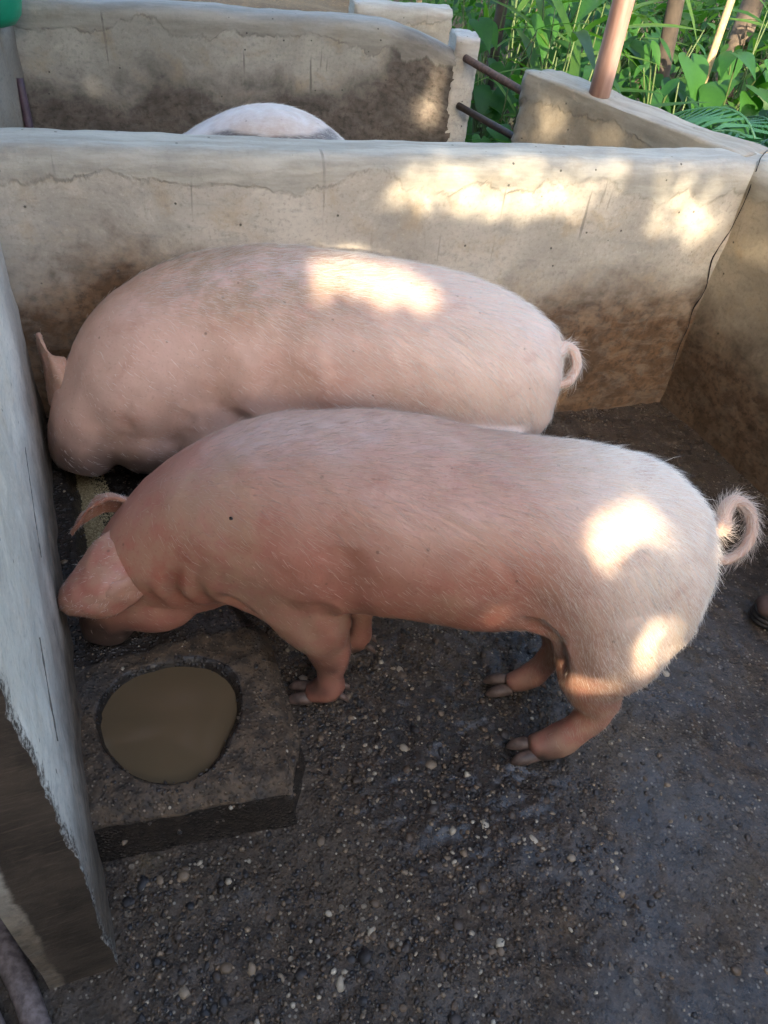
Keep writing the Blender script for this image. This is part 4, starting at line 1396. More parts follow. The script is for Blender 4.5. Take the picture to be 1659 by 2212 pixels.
# rubber boot whose toe shows at the right edge
M_RUB = plain('black_rubber', (0.022, 0.017, 0.014), 0.5, 0.3, 50)
M_RUBB = plain('mud_brown_rubber', (0.115, 0.062, 0.044), 0.7, 0.35, 40)
def boot(loc, rz):
    root = thing('rubber_boot', 'dark ribbed rubber boot by the right wall, only its toe in view', 'boot', loc, rz)
    def outline(n=36, L=0.27, W=0.05):
        out = []
        for k in range(n):
            a = 2 * math.pi * k / n
            x = math.cos(a)
            w = W * (1.0 - 0.16 * x - 0.14 * (1 - x * x))
            out.append((L / 2 + L / 2 * math.copysign(abs(x) ** 0.85, x), w * math.copysign(abs(math.sin(a)) ** 0.8, math.sin(a))))
        return out
    o2 = outline()
    vs, fs = [], []
    lv = [(0.0, 0.96), (0.006, 1.0), (0.012, 1.0), (0.0135, 0.95), (0.018, 0.95), (0.0195, 1.0), (0.026, 1.0), (0.0275, 0.94), (0.032, 0.94), (0.034, 0.99), (0.041, 0.985)]
    for z, sc in lv:
        for x, y in o2:
            vs.append((0.135 + (x - 0.135) * sc, y * sc, z))
    n = 36
    for i in range(len(lv) - 1):
        for j in range(n):
            a, b = i * n + j, i * n + (j + 1) % n
            fs.append((a, b, b + n, a + n))
    fs.append(tuple(range(n))[::-1])
    fs.append(tuple((len(lv) - 1) * n + j for j in range(n)))
    link('sole', mesh_from(vs, fs, 'sole', M_RUB), root)
    secs = [(0.006, 0, 0.043, .020, .006, .006), (0.02, 0, 0.046, .036, .024, .010), (0.06, 0, 0.050, .046, .044, .012), (0.11, 0, 0.058, .044, .060, .02), (0.16, 0, 0.075, .042, .07, .035),
            (0.20, 0, 0.095, .042, .075, .05), (0.245, 0, 0.10, .036, .06, .055), (0.266, 0, 0.10, .012, .02, .02)]
    v, f = loft(secs, 30, 24, 2.2)
    link('upper', mesh_from(v, f, 'upper', M_RUBB), root)
    v, f = tube([(0.205, 0, 0.09), (0.205, 0, 0.16), (0.202, 0, 0.24), (0.20, 0, 0.31)], [0.050, 0.050, 0.056, 0.060], 20)
    link('shaft', mesh_from(v, f, 'shaft', M_RUBB), root)
    return root
boot((1.055, 1.485, 0.004), math.radians(-8))

# ------------------------------------------------------------------ plants
def mat_leaf(name, a, b, transl=0.45, rough=0.42, spec=0.22):
    t = NT(name)
    oi = t.new('ShaderNodeObjectInfo').outputs['Random']
    c = t.coord()
    n = t.noise(c, 9.0, 4, 0.6)
    k = t.math('ADD', t.math('MULTIPLY', oi, 0.6), t.math('MULTIPLY', n, 0.4))
    col = t.mix(t.ramp(k, 0.1, 0.9), a, b)
    t.set(color=col, rough=rough, spec=spec)
    tr = t.new('ShaderNodeBsdfTranslucent')
    t.l(t.mix(1.0, col, (1.5, 2.0, 0.5), 'MULTIPLY'), tr.inputs[0])
    mx = t.new('ShaderNodeMixShader')
    mx.inputs[0].default_value = transl
    t.l(t.b.outputs[0], mx.inputs[1])
    t.l(tr.outputs[0], mx.inputs[2])
    t.l(mx.outputs[0], t.out.inputs[0])
    return t.m
M_HEART = mat_leaf('leaf_heart', (0.014, 0.060, 0.016), (0.040, 0.125, 0.022))
M_CANE = mat_leaf('leaf_cane', (0.026, 0.080, 0.018), (0.085, 0.160, 0.030))
M_BUSH = mat_leaf('leaf_bush', (0.012, 0.050, 0.012), (0.050, 0.120, 0.022))
M_PALM = mat_leaf('leaf_palm', (0.020, 0.075, 0.045), (0.035, 0.105, 0.060), 0.25)
M_DENSE = mat_leaf('leaf_tree', (0.018, 0.042, 0.012), (0.040, 0.075, 0.020), 0.02)
M_STEM = plain('green_stem', (0.075, 0.115, 0.035), 0.6, 0.3, 20)
M_BARK = plain('bark_grey', (0.125, 0.095, 0.070), 0.9, 0.5, 18, 0.6)
M_BARKD = plain('bark_dark', (0.045, 0.034, 0.025), 0.9, 0.4, 18, 0.6)

def leaf_outline_mesh(kind, mat, name, fold=0.25, droop=0.25):
    """unit leaf along +x from its stalk, upper side +z"""
    if kind == 'heart':
        st_ = [(-0.16, 0.18), (-0.10, 0.33), (0.0, 0.42), (0.14, 0.44), (0.32, 0.38), (0.52, 0.27), (0.74, 0.13), (0.92, 0.04), (1.0, 0.004)]
    elif kind == 'ovate':
        st_ = [(0.0, 0.02), (0.10, 0.14), (0.25, 0.22), (0.45, 0.24), (0.65, 0.18), (0.85, 0.08), (1.0, 0.005)]
    elif kind == 'lance':
        st_ = [(0.0, 0.02), (0.12, 0.11), (0.30, 0.16), (0.55, 0.145), (0.8, 0.075), (1.0, 0.004)]
    else:
        st_ = [(0.0, 0.012), (0.1, 0.028), (0.3, 0.040), (0.5, 0.040), (0.7, 0.032), (0.88, 0.018), (1.0, 0.002)]
    vs, fs = [], []
    for x, w in st_:
        zc = -droop * max(x, 0) ** 2
        xm = x if not (kind == 'heart' and x < 0) else x * 0.0
        for yy in (-1, -0.5, 0, 0.5, 1):
            vs.append((xm if yy == 0 else x, yy * w, zc + fold * abs(yy) * w - 0.12 * w * (yy * yy)))
    for i in range(len(st_) - 1):
        for j in range(4):
            a = i * 5 + j
            fs.append((a, a + 5, a + 6, a + 1))
    return mesh_from(vs, fs, name, mat)

LEAF = {'heart': [leaf_outline_mesh('heart', M_HEART, 'leaf', f, d) for f, d in ((.15, .15), (.35, .30), (.25, .5))],
        'ovate': [leaf_outline_mesh('ovate', M_BUSH, 'leaf', f, d) for f, d in ((.2, .2), (.3, .5))],
        'lance': [leaf_outline_mesh('lance', M_HEART, 'leaf', f, d) for f, d in ((.2, .15), (.3, .4))],
        'blade': [leaf_outline_mesh('blade', M_CANE, 'leaf', f, d) for f, d in ((.3, .25), (.3, .55), (.3, .85))]}

def put_leaf(root, kind, base, direction, size, roll=0.0):
    o = link('leaf', random.choice(LEAF[kind]), root)
    d = Vector(direction).normalized()
    q = d.to_track_quat('X', 'Z')
    o.rotation_mode = 'QUATERNION'
    o.rotation_quaternion = q @ Matrix.Rotation(roll, 3, 'X').to_quaternion()
    o.location = base
    o.scale = (size, size, size)
    return o

def gz(x, y):
    return float(ground_z(np.array([[x, y, 0.0]]))[0])

def stalk_plant(x, y, n, h, size, label, kind='heart', name='leafy_plant', cat='plant', group='broad leaved plants in the garden', spread=0.25, face=None):
    root = thing(name, label, cat, (x, y, gz(x, y)), 0, group)
    B = Builder()
    for k in range(n):
        a = random.uniform(0, 6.28)
        hh = h * random.uniform(0.55, 1.05)
        sp = spread * random.uniform(0.4, 1.2) * (hh / max(h, .01))
        tip = np.array([math.cos(a) * sp, math.sin(a) * sp, hh])
        B.add(tube(catmull([(0, 0, 0), tuple(tip * [0.35, 0.35, 0.6]), tuple(tip)], 8), np.linspace(0.008, 0.0035, 8), 6))
        fa = a if face is None else face + random.uniform(-0.9, 0.9)
        put_leaf(root, kind, tuple(tip), (math.cos(fa), math.sin(fa), random.uniform(-0.9, 0.1)), size * random.uniform(0.7, 1.2), random.uniform(-0.4, 0.4))
    link('stalk', mesh_from(B.v, B.f, 'stalk', M_STEM), root)
    return root

def cane_plant(x, y, n, h, label, group='cane grass in the garden', lean=(0, 0)):
    root = thing('cane_grass', label, 'grass', (x, y, gz(x, y)), 0, group)
    B = Builder()
    for c in range(max(1, n // 6)):
        bx, by = random.uniform(-.06, .06), random.uniform(-.06, .06)
        hh = h * random.uniform(0.7, 1.1)
        tx, ty = bx + lean[0] + random.uniform(-.15, .15), by + lean[1] + random.uniform(-.15, .15)
        pts = catmull([(bx, by, 0), ((bx + tx) / 2, (by + ty) / 2, hh * 0.55), (tx, ty, hh)], 10)
        B.add(tube(pts, np.linspace(0.007, 0.003, 10), 6))
        for k in range(6):
            p = pts[random.randint(3, 9)]
            a = random.uniform(0, 6.28)
            put_leaf(root, 'blade', tuple(p), (math.cos(a), math.sin(a), random.uniform(0.1, 1.2)), random.uniform(0.35, 0.7), random.uniform(-.5, .5))
    link('stalk', mesh_from(B.v, B.f, 'stalk', M_STEM), root)
    return root

def leaf_cloud(centres, radius, count, size, kind='ovate', seed=0, down=0.3):
    """joined leaf faces scattered in a crown volume"""
    r = np.random.default_rng(seed)
    src = LEAF[kind][0]
    lv = coords(src)
    lf = [tuple(p.vertices) for p in src.polygons]
    VV, FF = [], []
    for k in range(count):
        c = np.array(centres[r.integers(len(centres))])
        d = r.normal(0, 1, 3)
        d /= np.linalg.norm(d)
        p = c + d * radius * r.uniform(0.35, 1.0) ** 0.6 * np.array([1, 1, 0.85])
        ax = Vector((d[0] + r.normal(0, .5), d[1] + r.normal(0, .5), d[2] * 0.4 - down + r.normal(0, .4)))
        q = ax.to_track_quat('X', 'Z').to_matrix()
        M = np.array(q) @ np.array(Matrix.Rotation(r.uniform(-.8, .8), 3, 'X'))
        s = size * r.uniform(0.6, 1.3)
        v = (lv * s) @ M.T + p
        o_ = len(VV)
        VV += list(v)
        FF += [tuple(i + o_ for i in f) for f in lf]
    return VV, FF

def bush(x, y, h, rad, label, seed, mat=None, count=170, size=0.075, group='small leaved bushes in the garden', kind='ovate'):
    root = thing('bush', label, 'bush', (x, y, gz(x, y)), 0, group)
    r = np.random.default_rng(seed)
    cs = [(r.uniform(-rad, rad) * .6, r.uniform(-rad, rad) * .6, h * r.uniform(0.45, 0.9)) for _ in range(5)]
    v, f = leaf_cloud(cs, rad * 0.75, count, size, kind, seed)
    o = link('foliage', mesh_from(v, f, 'foliage', mat or M_BUSH), root)
    o['kind'] = 'stuff'
    B = Builder()
    for c in cs:
        B.add(tube(catmull([(0, 0, 0), (c[0] * .4, c[1] * .4, c[2] * .6), c], 7), np.linspace(0.010, 0.004, 7), 6))
    link('stem', mesh_from(B.v, B.f, 'stem', M_BARK), root)
    return root

def tree(x, y, r0, h, label, mat, lean=(0, 0), crown_h=3.2, seed=0, count=500, crown_r=0.9, r1=None, cat='tree', group='trees in the garden', kind='ovate', lsize=0.16, leafmat=None):
    z0 = gz(x, y)
    root = thing('tree', label, cat, (x, y, z0), 0, group)
    r = np.random.default_rng(seed)
    pts = catmull([(0, 0, -0.05), (lean[0] * .3 + r.normal(0, .01), lean[1] * .3, h * .33), (lean[0] * .65 + r.normal(0, .02), lean[1] * .65, h * .66), (lean[0], lean[1], h)], 30)
    rr = np.linspace(r0, (r1 or r0 * 0.6), 30) * (1 + 0.05 * vnoise(pts, 4.0, seed))
    B = Builder().add(tube(pts, rr, 16))
    top = pts[-1]
    cs = []
    for k in range(7):
        a = r.uniform(0, 6.28)
        c = top + np.array([math.cos(a) * crown_r * r.uniform(.3, 1), math.sin(a) * crown_r * r.uniform(.3, 1), r.uniform(-.3, 1.0) * crown_r])
        cs.append(c)
        B.add(tube(catmull([top - [0, 0, 0.25], (top + c) / 2 + [0, 0, .05], c], 8), np.linspace(r0 * .45, r0 * .1, 8), 8))
    link('trunk', mesh_from(B.v, B.f, 'trunk', mat), root)
    if count:
        v, f = leaf_cloud(cs, crown_r * 0.55, count, lsize, kind, seed + 1)
        o = link('crown', mesh_from(v, f, 'crown', leafmat or M_BUSH), root)
        o['kind'] = 'stuff'
    return root

# trunks that show over the garden wall
tree(0.315, 5.60, 0.040, 3.6, 'thin dark trunk left of the pinkish post, behind the garden wall', M_BARKD, seed=41, lean=(0.05, 0.1), count=160, crown_r=0.8)
tree(2.08, 6.50, 0.082, 4.2, 'thickest pale grey trunk, near the top right corner', M_BARK, seed=42, lean=(0.05, 0.2), count=200, crown_r=1.0)
tree(1.66, 5.60, 0.026, 3.6, 'thin tan trunk just left of the thickest one', M_TAN, seed=43, lean=(0.05, 0.15), count=120, crown_r=0.7)
tree(1.37, 5.25, 0.055, 3.4, 'dark leaning trunk right of the pinkish post', M_BARKD, seed=44, lean=(-0.35, 0.5), count=160, crown_r=0.8)

BR = ['broad heart shaped leaves on thin stalks among the garden plants']
front_hearts = [(0.62, 3.95, 6, 0.72, 0.17, 'bright broad leaved plant behind the left end of the low wall'),
                (0.85, 3.95, 6, 0.80, 0.18, 'broad leaved plant left of the dark gap and right of the post'),
                (1.75, 4.60, 8, 0.90, 0.20, 'tall broad leaved plant in front of the thickest trunk'),
                (0.98, 3.62, 5, 0.74, 0.17, 'broad leaved plant close behind the low wall, right of the pinkish post'),
                (1.20, 3.72, 5, 0.72, 0.16, 'plant with upright pointed leaves behind the right part of the low wall'),
                (1.55, 4.10, 7, 0.78, 0.16, 'broad leaved plant at the right edge above the palm'),
                (0.42, 4.20, 7, 0.80, 0.17, 'bluish broad leaved plant just right of the rusty bars'),
                (0.25, 4.75, 7, 0.98, 0.20, 'tall broad leaved plant behind the far wall end'),
                (0.72, 4.05, 5, 0.70, 0.14, 'broad leaved plant directly behind the pinkish post')]
for a in front_hearts:
    stalk_plant(*a, face=-1.6)
for k in range(38):
    y = random.uniform(4.3, 7.8)
    x = y * random.uniform(0.02, 0.42)
    kd = random.choice(['heart', 'heart', 'lance'])
    stalk_plant(x, y, random.randint(6, 9), random.uniform(0.6, 1.05), random.uniform(0.15, 0.24), BR[0] if kd == 'heart' else 'long pointed leaves on thin stalks among the garden plants', kind=kd, face=-1.6,
                group='broad leaved plants in the garden' if kd == 'heart' else 'pointed leaved plants in the garden')
cane = [(0.56, 4.05, 18, 1.05, (.02, .08)), (0.36, 4.45, 12, 1.1, (0.05, 0)), (0.62, 4.75, 18, 1.3, (-.1, 0)), (0.22, 5.2, 18, 1.4, (0, 0)),
        (0.85, 5.3, 18, 1.4, (.1, 0)), (0.45, 5.9, 18, 1.5, (0, 0)), (1.15, 6.0, 18, 1.5, (0, 0)), (1.9, 5.6, 12, 1.3, (0, 0)), (2.4, 6.4, 18, 1.5, (0, 0))]
for i, (x, y, n, h, ln) in enumerate(cane):
    cane_plant(x, y, n, h, 'clump of long bright blades growing between the bars and the pinkish post' if i < 3 else 'clump of long blades growing farther back in the garden', lean=ln,
               group='cane grass close to the wall' if i < 3 else 'cane grass farther back')
for k in range(24):
    y = random.uniform(5.4, 9.0)
    x = y * random.uniform(-0.06, 0.46)
    bush(x, y, random.uniform(0.35, 0.95), random.uniform(0.25, 0.5), 'small leaved green bush in the undergrowth beyond the low wall', 200 + k, count=130, size=random.uniform(0.06, 0.11))
for k, (x, y) in enumerate([(1.30, 4.35), (1.05, 4.05), (1.62, 4.75), (1.35, 4.9)]):
    bush(x, y, 0.34, 0.22, 'low scrubby bush in the dark gap right of the pinkish post', 300 + k, count=90, size=0.055, group='scrub right of the post')

# palm at the right edge
def palm(x, y):
    root = thing('palm', 'blue green palm with narrow drooping leaflets at the right edge, behind the low wall', 'palm', (x, y, gz(x, y)))
    sv, sf = tube([(0, 0, 0), (0, 0, 0.25), (0.01, 0, 0.45)], [0.05, 0.045, 0.03], 10)
    link('stem', mesh_from(sv, sf, 'stem', M_BARK), root)
    for k in range(9):
        a = math.radians(110 + k * 38 + random.uniform(-10, 10))
        L = random.uniform(0.55, 0.8)
        pts = catmull([(0, 0, 0.42), (math.cos(a) * L * .35, math.sin(a) * L * .35, 0.42 + L * .55), (math.cos(a) * L * .75, math.sin(a) * L * .75, 0.42 + L * .52), (math.cos(a) * L * 1.1, math.sin(a) * L * 1.1, 0.42 + L * .25)], 26)
        B = Builder().add(tube(pts, np.linspace(0.008, 0.002, 26), 6))
        T = np.gradient(pts, axis=0)
        for i in range(4, 26):
            t = T[i] / np.linalg.norm(T[i])
            sd = np.cross(t, (0, 0, 1))
            sd /= np.linalg.norm(sd) + 1e-6
            ll = 0.30 * math.sin(math.pi * (i - 2) / 26) + 0.06
            for s in (-1, 1):
                d = sd * s * 0.8 + t * 0.6 + np.array([0, 0, -0.25])
                d /= np.linalg.norm(d)
                nrm = np.cross(d, t)
                nrm /= np.linalg.norm(nrm)
                w = np.cross(nrm, d) * 0.011
                p = pts[i]
                o_ = len(B.v)
                B.v += [p - w * .5, p + w * .5, p + d * ll * .55 - w - [0, 0, .02], p + d * ll * .55 + w - [0, 0, .02], p + d * ll - [0, 0, .09]]
                B.f += [(o_, o_ + 1, o_ + 3, o_ + 2), (o_ + 2, o_ + 3, o_ + 4)]
        link('frond', mesh_from(B.v, B.f, 'frond', M_PALM), root)
palm(1.62, 3.72)

# undergrowth nobody could count, and leaf litter
r = np.random.default_rng(91)
VV, FF = [], []
src = LEAF['ovate'][0]
lv, lf = coords(src), [tuple(p.vertices) for p in src.polygons]
cent = []
for k in range(5200):
    y = 4.6 + 8.6 * r.random() ** 0.7
    x = y * r.uniform(-0.08, 0.50)
    h = (0.10 + 0.55 * smooth01(np.array([y]), 5.0, 8.5)[0]) * (0.6 + 0.6 * vnoise(np.array([[x, y, 0]]), 1.5, 8)[0])
    if vnoise(np.array([[x, y, 1.0]]), 1.6, 19)[0] < 0.0 and y < 7.5:
        continue
    cent.append((x, y, h))
cent = np.array(cent)
zz = ground_z(cent)
for (x, y, h), z0 in zip(cent, zz):
    p = np.array([x, y, z0 + max(0.02, h) * r.uniform(0.2, 1.2)])
    ax = Vector((r.normal(0, 1), r.normal(-0.4, 1), r.normal(-0.1, .5)))
    M = np.array(ax.to_track_quat('X', 'Z').to_matrix()) @ np.array(Matrix.Rotation(r.uniform(-.8, .8), 3, 'X'))
    v = (lv * r.uniform(0.06, 0.17)) @ M.T + p
    o_ = len(VV)
    VV += list(v)
    FF += [tuple(i + o_ for i in f) for f in lf]
ug = link('undergrowth', mesh_from(VV, FF, 'undergrowth', M_BUSH))
ug['kind'] = 'stuff'
tag(ug, 'mass of small green leaves covering the ground among the garden plants', 'undergrowth')
M_LIT = NT('dead_leaf')
_o = M_LIT.noise(M_LIT.coord(), 3.0, 3, 0.6)
M_LIT.set(color=M_LIT.mix(M_LIT.ramp(_o, 0.3, 0.7), (0.10, 0.062, 0.030), (0.34, 0.25, 0.13)), rough=0.9)
VV, FF = [], []
for k in range(2600):
    y = r.uniform(3.4, 7.5)
    x = y * r.uniform(0.05, 0.48)
    p = np.array([x, y, 0.0])
    ax = Vector((r.normal(0, 1), r.normal(0, 1), r.normal(0, .25)))
    M = np.array(ax.to_track_quat('X', 'Z').to_matrix())
    v = (lv * r.uniform(0.05, 0.11)) @ M.T + p
    v[:, 2] += gz(x, y) + 0.012
    o_ = len(VV)
    VV += list(v)
    FF += [tuple(i + o_ for i in f) for f in lf]
lt_ = link('leaf_litter', mesh_from(VV, FF, 'leaf_litter', M_LIT.m))
lt_['kind'] = 'stuff'
tag(lt_, 'dry brown leaves lying on the soil of the garden', 'leaf litter')

# ------------------------------------------------------------------ roof over the pens and unseen trees, roof and wall that shape the light
M_TIN = plain('rusty_tin', (0.16, 0.12, 0.10), 0.75, 0.4, 3.0)
def roof():
    e0, e1 = np.array([1.45, 0.10]), np.array([0.42, 3.75])             # right-hand eave
    d = (e1 - e0) / np.linalg.norm(e1 - e0)
    n = np.array([-d[1], d[0]])
    root = thing('pen_roof', 'low rusty corrugated roof over the pens, outside the picture', 'roof', (e0[0], e0[1], 3.1))
    L = np.linalg.norm(e1 - e0)
    for k in range(6):
        a0, a1 = 0.9 + k * (L - 0.7) / 6, 0.9 + (k + 1) * (L - 0.7) / 6 + 0.04
        nn, mm = 60, 2
        vs, fs = [], []
        for i in range(nn):
            a = a0 + (a1 - a0) * i / (nn - 1)
            for j in range(mm):
                w = -0.25 + 5.6 * j
                p = e0 + d * a + n * w
                vs.append((p[0] - e0[0], p[1] - e0[1], 0.10 + 0.012 * math.sin(a * 2 * math.pi / 0.076) + 0.03 * w + 0.006 * (k % 2)))
        for i in range(nn - 1):
            fs.append((i * 2, i * 2 + 1, i * 2 + 3, i * 2 + 2))
        link('roof_sheet', mesh_from(vs, fs, 'roof_sheet', M_TIN), root)
    for k in range(3):
        a = e0 + d * (1.0 + k * (L - 1.0) / 2.05)
        b = a + n * 5.3
        v, f = tube([(a[0] - e0[0], a[1] - e0[1], 0.0), (b[0] - e0[0], b[1] - e0[1], 0.15)], [0.04, 0.04], 8)
        link('rafter', mesh_from(v, f, 'rafter', M_WOOD), root)
roof()
root = thing('pen_roof', 'unseen rusty corrugated roof added over the left hand pens to shade them', 'roof', (-3.2, -2.3, 2.95))  # unseen roof added to darken the heads and the trough
for k in range(3):
    vs, fs = [], []
    for i in range(50):
        y_ = k * 1.12 + 1.16 * i / 49
        for x_ in (-0.1, 2.75):
            vs.append((x_, y_, 0.06 + 0.012 * math.sin(y_ * 2 * math.pi / 0.076) + 0.05 * x_ + 0.006 * (k % 2)))
    for i in range(49):
        fs.append((i * 2, i * 2 + 1, i * 2 + 3, i * 2 + 2))
    link('roof_sheet', mesh_from(vs, fs, 'roof_sheet', M_TIN), root)

# unseen wall added on the left to block side light
w_end = sweep_wall((-3.2, -2.4), (-3.2, 4.6), 0.15, 2.9, M_FLEFT, 'light_block_wall', seed=30, amp=0.004, step=0.12)
tag(w_end, 'tall grey wall added unseen on the left to block side light', 'wall')

GAPS = [          # foliage openings cut to shape the sun patches, polygons (x, z) on the plane y = SHADE_Y
    [0.0, (1.373, 4.224), (1.873, 4.164), (3.673, 4.004), (4.273, 5.304), (1.573, 5.304)],
    [0.3, (3.273, 3.204), (5.473, 3.204), (5.473, 5.304), (3.573, 5.304)],
    [(0.459, 3.396), (0.522, 3.428), (0.61, 3.445), (0.68, 3.444), (0.743, 3.421), (0.784, 3.4), (0.822, 3.378), (0.774, 3.368), (0.708, 3.364), (0.632, 3.363), (0.536, 3.371)],
    [0.32, (0.633, 3.604), (0.693, 3.664), (0.873, 3.704), (1.073, 3.719), (1.203, 3.704), (1.243, 3.664), (1.184, 3.636), (1.039, 3.609), (0.895, 3.599), (0.754, 3.607)],
    [0.48, (0.673, 3.674), (0.715, 3.743), (0.828, 3.791), (1.134, 3.819), (1.523, 3.834), (1.693, 3.804), (1.573, 3.769), (1.223, 3.724), (0.873, 3.704)],
    [0.42, (1.44, 3.675), (1.46, 3.73), (1.551, 3.761), (1.659, 3.753), (1.759, 3.705), (1.764, 3.656), (1.659, 3.632), (1.53, 3.64)],
    [0.54, (1.223, 3.664), (1.243, 3.764), (1.723, 3.794), (1.773, 3.744), (1.473, 3.704)],
    [(1.863, 3.607), (1.87, 3.645), (1.884, 3.651), (1.902, 3.597), (1.9, 3.551), (1.883, 3.576)],
    [(1.02, 3.031), (1.062, 3.067), (1.12, 3.095), (1.167, 3.086), (1.175, 3.068), (1.131, 3.049), (1.094, 3.021), (1.07, 2.991), (1.058, 2.978), (1.046, 2.987), (1.052, 3.01), (1.031, 3.019)],
    [0.48, (1.135, 3.005), (1.177, 3.035), (1.234, 3.041), (1.241, 3.016), (1.184, 3.005)],
    [(1.065, 2.655), (1.064, 2.702), (1.076, 2.721), (1.082, 2.685), (1.082, 2.633), (1.076, 2.615), (1.07, 2.621)],
    [(1.055, 2.732), (1.058, 2.761), (1.074, 2.74), (1.072, 2.721)],
    [(1.099, 2.665), (1.116, 2.686), (1.141, 2.686), (1.133, 2.658), (1.106, 2.645)],
    [(1.114, 2.803), (1.128, 2.832), (1.133, 2.797), (1.123, 2.781)],
    [0.42, (1.162, 2.793), (1.252, 2.812), (1.269, 2.786), (1.172, 2.77)],
    [0.42, (1.179, 2.761), (1.249, 2.775), (1.25, 2.755), (1.19, 2.741)],
    [0.42, (1.169, 2.841), (1.207, 2.856), (1.218, 2.83), (1.178, 2.82)],
    [(1.092, 2.7), (1.119, 2.711), (1.117, 2.701), (1.098, 2.692)],
    [0.08, (0.893, 4.212), (0.906, 4.263), (0.936, 4.264), (0.956, 4.223), (0.951, 4.166), (0.917, 4.152)],
    [0.08, (0.838, 4.091), (0.899, 4.126), (0.956, 4.111), (0.956, 4.039), (0.918, 3.987), (0.868, 4.025)],
    [0.1, (1.308, 4.013), (1.309, 4.131), (1.331, 4.162), (1.356, 4.094), (1.366, 3.986), (1.347, 3.943), (1.318, 3.952)],
    [0.1, (1.418, 3.952), (1.433, 4.007), (1.479, 4.022), (1.513, 3.992), (1.515, 3.945)],
    [0.1, (1.567, 3.983), (1.581, 4.002), (1.606, 3.986), (1.612, 3.959), (1.587, 3.951)],
    [0.26, (-0.747, 4.128), (-0.71, 4.142), (-0.713, 4.098), (-0.686, 4.043)],
    [(1.348, 3.034), (1.388, 3.064), (1.403, 3.004), (1.373, 2.954), (1.348, 2.974)],
    [0.46, (1.158, 2.874), (1.248, 2.904), (1.273, 2.744), (1.173, 2.724)],
]
SHADE_Y = -5.2
def in_poly(px, pz, poly):
    c = np.zeros(len(px), bool)
    n = len(poly)
    for i in range(n):
        x1, z1 = poly[i]
        x2, z2 = poly[(i + 1) % n]
        hit = ((z1 > pz) != (z2 > pz)) & (px < (x2 - x1) * (pz - z1) / (z2 - z1 + 1e-12) + x1)
        c ^= hit
    return c
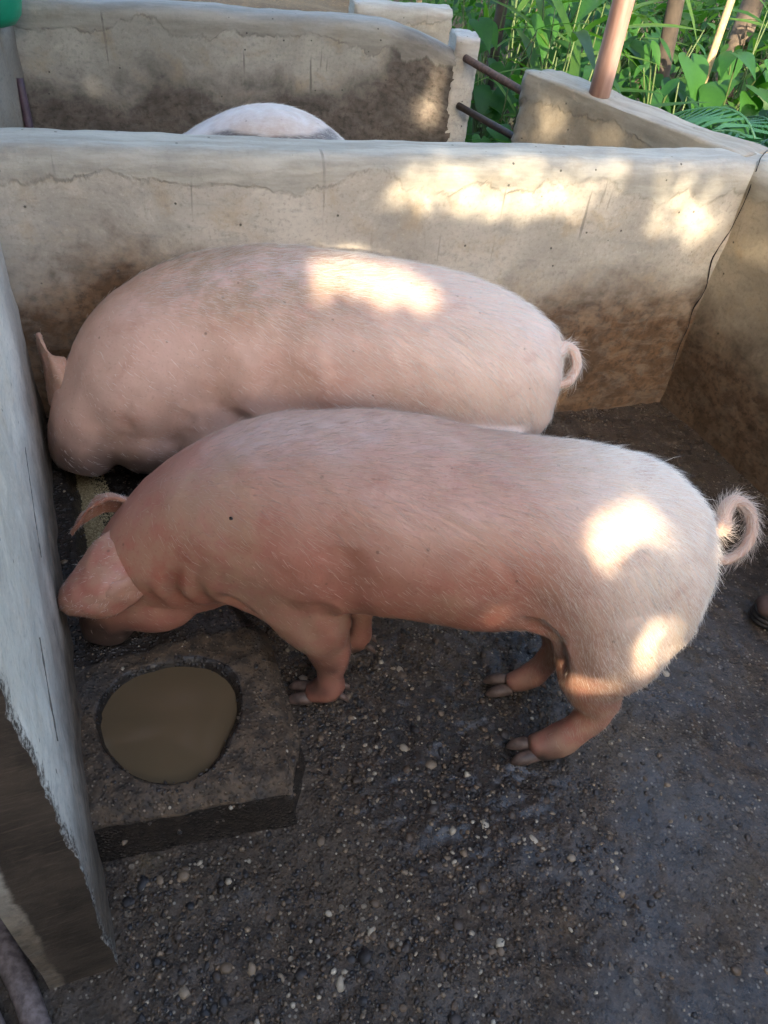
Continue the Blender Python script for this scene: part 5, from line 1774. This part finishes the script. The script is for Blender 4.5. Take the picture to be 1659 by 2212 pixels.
def shade_tree(x, z_lo, z_hi, half, label, seed, place=None, step=0.070, ll=(0.055, 0.085)):  # unseen leaf screen with a trunk
    r = np.random.default_rng(seed)
    root = thing('unseen_shade_tree', label, 'tree', (x, SHADE_Y, gz(x, SHADE_Y)), 0, 'added shading trees beyond the garden' if 'garden' in label else 'added shading trees to the right of the pens' if 'right' in label else 'unseen shading trees behind the photographer')
    z0 = root.location.z
    v, f = tube(catmull([(0, 0, 0), (0.05, 0, z_hi * .4), (-0.05, 0, z_hi * .75), (0, 0, z_hi)], 20), np.linspace(0.09, 0.03, 20), 12)
    link('trunk', mesh_from(v, f, 'trunk', M_BARKD), root)
    # leaves on a jittered lattice, three layers deep
    nx, nz = int(2 * half / step), int((z_hi - z_lo) / step)
    gx_, gz_ = np.meshgrid(np.arange(nx), np.arange(nz))
    X, Zz, Y = [], [], []
    for layer in range(3):
        X.append(x - half + (gx_.ravel() + r.uniform(0, 1, gx_.size)) * step)
        Zz.append(z_lo + (gz_.ravel() + r.uniform(0, 1, gx_.size)) * step)
        Y.append(SHADE_Y + (layer - 1) * 0.06 + r.uniform(-.03, .03, gx_.size))
    X, Y, Zz = map(np.concatenate, (X, Y, Zz))
    # move along the sun ray to the reference plane
    k = (SHADE_Y - Y) / sun_dir.y
    px, pz = X + sun_dir.x * k, Zz + sun_dir.z * k
    drop = np.zeros(len(X), bool)
    size = np.ones(len(X))
    for poly in GAPS:
        thin = 0.0
        if isinstance(poly[0], float):          # a thin place: leaves shrunk so the sun comes through dimmed
            thin, poly = poly[0], poly[1:]
        hit = np.zeros(len(X), bool)
        small = max(q[0] for q in poly) - min(q[0] for q in poly) < 0.12
        e = 0.018 if small else 0.022
        for dx, dz in ((0, 0), (e, 0), (-e, 0), (0, e), (0, -e)):
            hit |= in_poly(px + dx, pz + dz, poly)
        if thin > 0:
            size[hit] = np.minimum(size[hit], thin)
        else:
            drop |= hit
    X, Y, Zz, size = X[~drop], Y[~drop], Zz[~drop], size[~drop]
    n = len(X)
    C = np.stack([X - x, Y - SHADE_Y, Zz - z0], 1)
    U = np.stack([r.normal(0, 1, n), r.normal(0, .35, n), r.normal(-.3, 1, n)], 1)
    U /= np.linalg.norm(U, axis=1)[:, None]
    Nn = np.stack([r.normal(0, .35, n), np.ones(n), r.normal(0, .35, n)], 1)
    W = np.cross(Nn, U)
    W /= np.linalg.norm(W, axis=1)[:, None]
    L = (r.uniform(ll[0], ll[1], n) * size)[:, None]
    V = np.empty((n, 6, 3))
    V[:, 0] = C - U * L
    V[:, 1] = C - U * L * 0.3 + W * L * 0.75
    V[:, 2] = C + U * L * 0.4 + W * L * 0.65
    V[:, 3] = C + U * L * 1.1
    V[:, 4] = C + U * L * 0.4 - W * L * 0.65
    V[:, 5] = C - U * L * 0.3 - W * L * 0.75
    F = np.arange(n)[:, None] * 6 + np.arange(6)[None]
    o = link('crown', mesh_from(V.reshape(-1, 3), F.tolist(), 'crown', M_DENSE), root)
    o['kind'] = 'stuff'
    if place is not None:
        root.location = (place[0], place[1], z0)
        root.rotation_euler = (0, 0, place[2])
for k, (xx, zh) in enumerate(((-4.2, 7.0), (-1.4, 7.6), (1.4, 7.6), (4.2, 7.0))):
    shade_tree(xx, 0.0, zh, 1.42, 'unseen leafy tree behind the photographer, crown cut to shade the pens in patches', 60 + k, None, *((0.043, (0.036, 0.054)) if k in (1, 2) else (0.070, (0.055, 0.085))))
shade_tree(40.0, 0.0, 4.0, 1.4, 'unseen leafy tree added to the right of the photographer to block side light', 71, (3.3, -1.3, math.radians(80)))  # added to cut light from the front right

for k, (yy, zh) in enumerate(((-1.6, 3.0), (1.0, 2.9), (3.6, 3.2))):
    shade_tree(60.0 + 4 * k, 0.0, zh, 1.4, 'unseen leafy tree added in a row to the right of the pens to block low sky', 80 + k, (4.7, yy, math.radians(90)), 0.12, (0.09, 0.14))  # unseen row added to cut low sky light from the side
for k, xx in enumerate((-4.5, -1.0, 2.5, 6.0)):
    shade_tree(80.0 + 4 * k, 0.6, 5.2, 1.8, 'unseen tall tree added far back beyond the garden to block low sky', 90 + k, (xx, 12.5, 0), 0.16, (0.12, 0.18))  # unseen trees added to cut low sky light from behind
